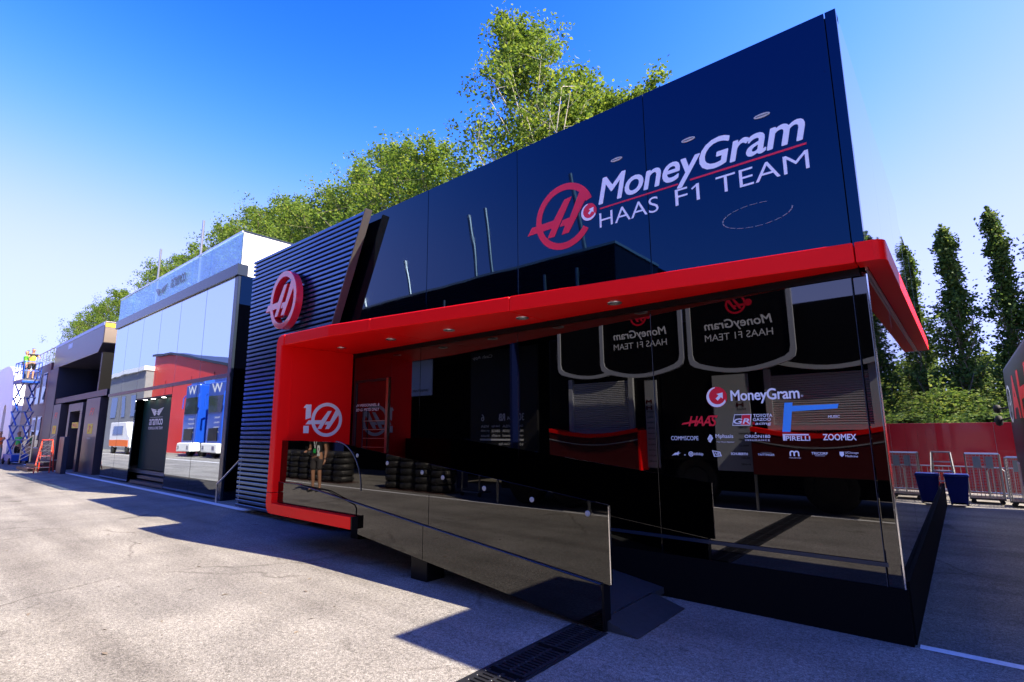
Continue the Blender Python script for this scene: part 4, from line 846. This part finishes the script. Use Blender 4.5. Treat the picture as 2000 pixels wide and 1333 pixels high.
# wrapped tyre stacks
ty = MB().lathe([(.19, -.085), (.27, -.095), (.315, -.07), (.325, 0), (.315, .07), (.27, .095), (.19, .085), (.18, 0), (.19, -.085)], n=20).mesh('tyre', True)
def tyres(x0, n, label, y=-7.0, layers=5):
    t = thing('tyre_stack', label, 'tyres', (x0, y, 0), 'film-wrapped tyre stacks across the lane')
    for i in range(n):
        for k in range(layers):
            o = link('tyre', ty, 'film', t); o.location = (.66*i, 0, .1+.19*k+.02)
            o.rotation_euler.z = rnd.random()*6
    MB().box(-.35, .66*n-.3, -.34, .34, .0, .018).build('pallet', 'timber_brown', t)
tyres(-18.4, 4, 'wrapped tyre stack by the person, reflected low at left'); tyres(-12.2, 4, 'wrapped tyre stack left of the steel trolley, reflected in the balustrade'); tyres(-15.6, 2, 'short wrapped tyre stack between the other two, reflected in the balustrade')
q = thing('steel_trolley', 'tall empty steel trolley frame beside a wrapped tyre stack', 'trolley', (-9.4, -6.9, 0)); f_ = MB()
for x in (0, .6): f_.tube([(x, 0, .1), (x, 0, 1.0)], .022, 8); f_.tube([(x, -.4, .1), (x, 0, .1)], .02, 8)
for z in (.1, .65, 1.0): f_.tube([(0, 0, z), (.6, 0, z)], .018, 8)
f_.build('frame', 'galv', q)
for x in (0, .6): MB().lathe([(0, -.02), (.05, -.02), (.06, 0), (.05, .02), (0, .02)], (x, 0, .06), 'y', 12).build('castor', 'rubber', q)

# things the glass pavilion mirrors
def blue_truck(x0, label):
    t = thing('blue_truck', label, 'truck', (x0, -8.0, 0), 'blue trucks across the lane')
    MB().box(0, 2.6, -8, 0, .9, 4.9).build('body', 'truck_blue', t, bevel=.08); MB().prism([(0, 4.9), (2.6, 4.9), (2.4, 5.3), (.2, 5.3)], XZ, -7.8, -.3).build('roof_fairing', 'truck_blue', t, bevel=.05)
    MB().box(.2, 2.4, .002, .03, 2.9, 4.0).build('windscreen', 'tint_window', t); MB().box(-.02, 2.62, -.3, .25, .35, .95).build('bumper', 'white_panel', t, bevel=.06)
    for x in (.35, 2.25): MB().lathe([(0, 0), (.3, 0), (.34, -.03), (.5, -.05), (.5, -.35)], (x, -.4, .5), 'y', 20).build('wheel', 'rubber', t)
    MB().box(.55, 2.05, .002, .05, 1.1, 1.9).build('grille', 'black_satin', t)
    for x in (.25, 2.05): MB().box(x-.02, x+.32, .25, .275, .55, .78).build('headlight', 'chrome', t)
    label_text('letter_mark', 'W', -2.0, -.6, 4.2, 4.8, t, 'vinyl_white', FY, .006, bold=.04, shear=.1)
    for k in range(4): label_text('side_lettering', ['WILLIAMS', 'atlassian', 'komatsu', 'gulf'][k], -2.2, -1.2, 2.5-.3*k, 2.62-.3*k, t, 'vinyl_white', FY, .006, bold=.02)
    for x in (-.18, 2.78): MB().tube([(x*.9+.1, 0, 4.2), (x, .1, 4.0), (x, .1, 3.3)], .05, 8).build('mirror_arm', 'truck_blue', t)
blue_truck(-37.4, 'bright blue truck with white W nearest in the glass pavilion reflection'); blue_truck(-41.6, 'bright blue truck with white W farther along, reflected beside the green sign')
rh = thing('red_hall', 'plain bright red hall wall across the lane mirrored in the pavilion glass', 'building', (0, 0, 0))
MB().prism([(-57, 0), (-57, 8.7), (-52, 8.4), (-39.5, 6.3), (-39.5, 0)], XZ, -16, -10.2).build('wall', 'hall_red', rh); MB().prism([(-57.2, 8.72), (-52, 8.42), (-39.3, 6.32), (-39.3, 6.5), (-52, 8.62), (-57.2, 8.92)], XZ, -16.2, -10.0).build('roof_edge', 'dark_metal', rh)
for x in (-53, -47.5, -42.5): MB().box(x, x+.04, -10.21, -10.17, 0, 6.2).build('wall_joint', 'dark_red', rh)
gh = thing('grey_hall', 'grey metal hall with flat roof across the lane mirrored in the pavilion glass', 'building', (0, 0, 0))
MB().box(-85, -57, -16, -9.5, 0, 7.4).build('wall', 'grey_wall', gh); MB().box(-85, -56.9, -16.1, -9.3, 7.4, 7.8).build('roof_edge', 'white_panel', gh)
for k in range(8): MB().box(-84+3.4*k, -82.4+3.4*k, -9.5, -9.46, 3.2, 5.2).build('window', 'tint_window', gh)
vn = thing('delivery_van', 'white and orange van parked across the lane mirrored in the pavilion glass', 'van', (-53.5, -8.6, 0))
MB().prism([(0, .5), (0, 2.5), (4.0, 2.5), (4.9, 1.5), (5.6, 1.3), (5.6, .5)], XZ, 0, 2.0).build('body', 'white_panel', vn, bevel=.08); MB().box(.1, 5.0, 2.002, 2.015, .6, 1.1).build('stripe', 'orange', vn)
MB().box(.8, 3.4, 2.003, 2.02, 1.5, 2.2).build('window', 'tint_window', vn)
for x in (.9, 4.5): MB().lathe([(0, .02), (.2, .02), (.34, 0), (.36, -.1), (.36, -.2)], (x, 2.0, .36), 'y', 20).build('wheel', 'rubber', vn)

# ------------------------------------------------------------------ trees
def leaf_mesh(name, pts, size, mat, seed):
    g = np.random.default_rng(seed); n = len(pts)
    d = g.normal(size=(n, 3)); d[:, 2] *= .6; d /= np.linalg.norm(d, axis=1)[:, None]
    e = np.cross(d, g.normal(size=(n, 3))); e /= np.linalg.norm(e, axis=1)[:, None]
    s = size*g.uniform(.6, 1.25, n)[:, None]
    a = pts-d*s*.5; b = pts+e*s*.36; c = pts+d*s*.55; f = pts-e*s*.36
    V = np.stack([a, b, c, f], 1).reshape(-1, 3)
    me = bpy.data.meshes.new(name); me.vertices.add(4*n); me.vertices.foreach_set('co', V.astype(np.float32).ravel())
    me.loops.add(4*n); me.loops.foreach_set('vertex_index', np.arange(4*n, dtype=np.int32)); me.polygons.add(n)
    me.polygons.foreach_set('loop_start', np.arange(0, 4*n, 4, dtype=np.int32)); me.update(); me.validate()
    me.materials.append(MATS[mat]); return me
def make_tree(seed, H, prof, nlimb, nleaf, size, leafm, barkm, up=.6, lean=(0, 0), clump=.5, r0=.22):
    """prof(f) -> crown radius at height fraction f; returns (trunk mesh, crown mesh)"""
    g = np.random.default_rng(seed); mb = MB(); tips = []; rr_ = random.Random(seed)
    N = 9; tr = []
    for k in range(N+1):
        f = k/N; tr.append(Vector((lean[0]*f**1.5+.25*math.sin(3*f+seed), lean[1]*f+.2*math.cos(4*f+seed), H*f*.97)))
    mb.tube(tr, [r0*(1-.93*k/N) for k in range(N+1)], 8)
    def at(f): x = f*N; i = min(int(x), N-1); return tr[i].lerp(tr[i+1], x-i)
    for i in range(nlimb):
        f = .12+.85*((i+rr_.random()*.7)/nlimb); b = at(f); rad = prof(f)*(.7+.45*rr_.random()); az = i*2.4+rr_.random()*.9
        out = Vector((math.cos(az), math.sin(az), 0)); end = b+out*rad+Vector((0, 0, rad*up*(.6+.8*rr_.random())))
        end.z = min(end.z, b.z+(H-b.z)*(.35+.6*rr_.random()))
        mid = b.lerp(end, .5)+Vector((rr_.uniform(-.2, .2), rr_.uniform(-.2, .2), -.1*rad)); lr = r0*.38*(1-f*.75)
        mb.tube([b, mid, end], [lr, lr*.6, lr*.15], 5)
        for k in range(7):
            q = .25+.75*k/6; p = (b.lerp(mid, q*2) if q < .5 else mid.lerp(end, q*2-1))
            sub = p+Vector((rr_.gauss(0, 1), rr_.gauss(0, 1), rr_.gauss(.3, .7)))*rad*.22
            mb.tube([p, sub], [lr*.25, lr*.06], 4, False); tips.append((sub, clump*(.6+.7*rr_.random())*(1.15-.55*f)))
        tips.append((end, clump*.8*(1.15-.55*f)))
    for k in range(6): tips.append((at(.9+.1*k/5), clump*.25))
    T = np.array([t[0] for t in tips]); C = np.array([t[1] for t in tips])
    idx = g.integers(0, len(T), nleaf); u = g.normal(size=(nleaf, 3)); u *= C[idx][:, None]*np.array([1, 1, .85])*.62
    return mb.mesh('trunk', True), leaf_mesh('crown', T[idx]+u, size, leafm, seed+1)
def plant(name, meshes, loc, rz, sc, label, group, barkm):
    t = thing(name, label, 'tree', loc, group, rz); t.scale = sc
    link('trunk', meshes[0], barkm, t); o = bpy.data.objects.new('crown', meshes[1]); COL.objects.link(o); o.parent = t; return t
oval = lambda W_: (lambda f: W_*max(.12, math.sin(PI*min(1, max(.02, (f*.93+.06))))**.75*(1.15-.45*f)))
col_ = lambda W_: (lambda f: W_*max(.03, (1-f)**.85*1.15*min(1, (f+.12)/.3)*(1+.3*math.sin(f*17))))
bigA = make_tree(11, 20.9, lambda f: 5.0*max(.13, (1.08-f)**.8), 110, 42000, .16, 'leaf_light', 'bark_pale', up=.9, lean=(-3.0, 0), clump=.55, r0=.26)
mid = [make_tree(21, 20., oval(4.9), 100, 31000, .18, 'leaf_light', 'bark', up=.7, clump=.6), make_tree(22, 20., oval(5.4), 100, 31000, .18, 'leaf_light', 'bark', up=.65, clump=.62), make_tree(23, 20., oval(4.5), 90, 29000, .18, 'leaf_light', 'bark', up=.8, clump=.6)]
GL = 'tall broadleaf trees behind the row of units'
plant('broadleaf_tree', bigA, (-11.0, 12, 0), 0, (1, 1, 1.01), 'tallest light green tree with leaning pale trunk behind the black screen', GL, 'bark_pale')
second = make_tree(12, 17.2, lambda f: 4.0*max(.2, (1.12-f)**.75), 50, 30000, .165, 'leaf_light', 'bark_pale', up=.8, lean=(1.0, 0), clump=.6, r0=.2)
plant('broadleaf_tree', second, (-10.2, 13.2, 0), 2.9, (1.05, 1.05, 1.03), 'light green tree close against the right of the tallest leaning tree', GL, 'bark_pale')
plant('broadleaf_tree', second, (-8.9, 12.6, 0), 1.2, (.9, .9, .93), 'sparser light tree just right of the tallest tree above black screen', GL, 'bark_pale')
row = [(-17.6, 13.5, 14.8), (-21.5, 14, 18.6), (-25.4, 14, 20.4), (-29.7, 14.3, 20.2), (-34, 14.6, 20.0), (-38.5, 15, 20.5), (-44.2, 16, 23.0), (-50.0, 16, 23.8), (-56.7, 16, 24.4), (-63, 16, 23.0), (-70, 16, 23.6), (-82, 17, 25.2), (-104, 18, 26.0), (-118, 18, 25.8), (-133, 18, 25.0)]
names = ['round-topped tree right next to the tallest tree', 'light green tree second left of the tallest tree', 'bushy light green tree above the right end of louvred tower', 'light green tree above the middle of the louvred tower', 'light green tree above the left part of the louvred tower', 'broad tree above the left corner of the louvred tower', 'tree between louvred tower and glass pavilion roof corner', 'tree above the white parapet of the glass pavilion', 'tree behind the pavilion roof corner', 'tree right of the right-hand flag pole', 'tree just left of the right-hand flag pole', 'small isolated tree at the left-hand flag pole', 'dark tree above the left end of the pavilion', 'tree above the dark unit canopy', 'leftmost tree of the row above the dark unit']
for i, (x, y, h) in enumerate(row):
    plant('broadleaf_tree', mid[i % 3], (x, y, 0), i*1.7, (1+.15*math.sin(i*2.1), 1+.15*math.cos(i), h/20.0), names[i], GL, 'bark')
pop = [make_tree(31, 13.2, col_(1.15), 80, 15000, .17, 'leaf_dark', 'bark', up=1.7, clump=.36, r0=.2), make_tree(32, 13.2, col_(1.05), 76, 14000, .17, 'leaf_dark', 'bark', up=1.8, clump=.36, r0=.2)]
for i, (x, y, h, s, lab) in enumerate(((.62, 32, 13.2, 1, 'dark columnar poplar beyond the red fence next to the building corner'), (2.75, 32, 13.7, .95, 'taller dark columnar poplar beyond the fence left of the truck'), (-.95, 33, 12.7, .9, 'dark columnar poplar mostly hidden behind the black side wall'), (4.6, 32, 13.0, 1, 'dark columnar poplar at the right picture edge above the truck'), (-3.2, 34, 13.0, 1, 'dark columnar poplar concealed behind the building side'), (6.5, 33, 13.4, 1, 'dark columnar poplar beyond the truck roof'))):
    plant('poplar_tree', pop[i % 2], (x, y, 0), i*1.3, (s, s, h/13.2), lab, 'columnar poplars beyond the red fence', 'bark')
bush = [make_tree(41, 5.6, lambda f: 1.9*max(.3, math.sin(PI*min(1, f*.85+.12))), 34, 7000, .17, 'leaf_wood', 'bark', up=.4, clump=.5, r0=.12), make_tree(42, 5.6, lambda f: 2.1*max(.3, math.sin(PI*min(1, f*.85+.12))), 34, 8000, .17, 'leaf_wood', 'bark', up=.4, clump=.6, r0=.12), make_tree(43, 5.6, lambda f: 1.7*max(.3, math.sin(PI*min(1, f*.85+.12))), 30, 9000, .17, 'leaf_dark', 'bark', up=.6, clump=.6, r0=.14)]
bl = ['left of', 'right of', 'in front of', 'far behind', 'at the foot of', 'just beyond', 'farther right than', 'well behind', 'at the right edge past', 'hidden past', 'deep behind', 'close beside']
for i, (x, y, h) in enumerate(((-1.9, 26, 5.0), (.2, 29, 3.4), (1.7, 24, 2.2), (3.9, 30, 4.6), (-4.2, 28, 4.6), (5.2, 26, 3.4), (-1.0, 42, 7.4), (2.0, 44, 6.6), (5.8, 40, 7.2), (-6, 36, 6), (8.6, 30, 5.2))):
    plant('leafy_shrub', bush[(i*7) % 3], (x, y, 0), i*2.2, (1.05, 1.05, h/5.6), 'leafy young tree %s the dark poplars over the red fence' % bl[i], 'young trees over the red fence', 'bark')
# poplars on the camera side, mirrored in the ground-floor glass
for i, (x, y, h) in enumerate(((-6.2, -24, 8.4), (-3.4, -26, 8.0), (-.6, -25, 9), (2.0, -26, 8.2), (4.6, -24, 8.6))):
    plant('poplar_tree', pop[i % 2], (x, y, 0), i*1.9, (1.1, 1.1, h/13.2), 'dark columnar poplar behind the race trucks, %s from the left in the mirror glass' % ['first', 'second', 'third', 'fourth', 'fifth'][i], 'columnar poplars behind the race trucks', 'bark')
# low background belt beyond the fence
g_ = np.random.default_rng(5); n_ = 26000
pts = np.stack([g_.uniform(-60, 60, n_), g_.normal(52, 2.5, n_), np.abs(g_.beta(2, 2.2, n_))*7.5], 1); pts[:, 2] *= .8+.3*np.sin(pts[:, 0]*.7)+.12*np.sin(pts[:, 0]*2.3)
o = bpy.data.objects.new('distant_wood', leaf_mesh('distant_wood', pts, .55, 'leaf_wood', 9)); COL.objects.link(o); o['kind'] = 'stuff'; o['label'] = 'distant leafy wood beyond the red fence'; o['category'] = 'wood'
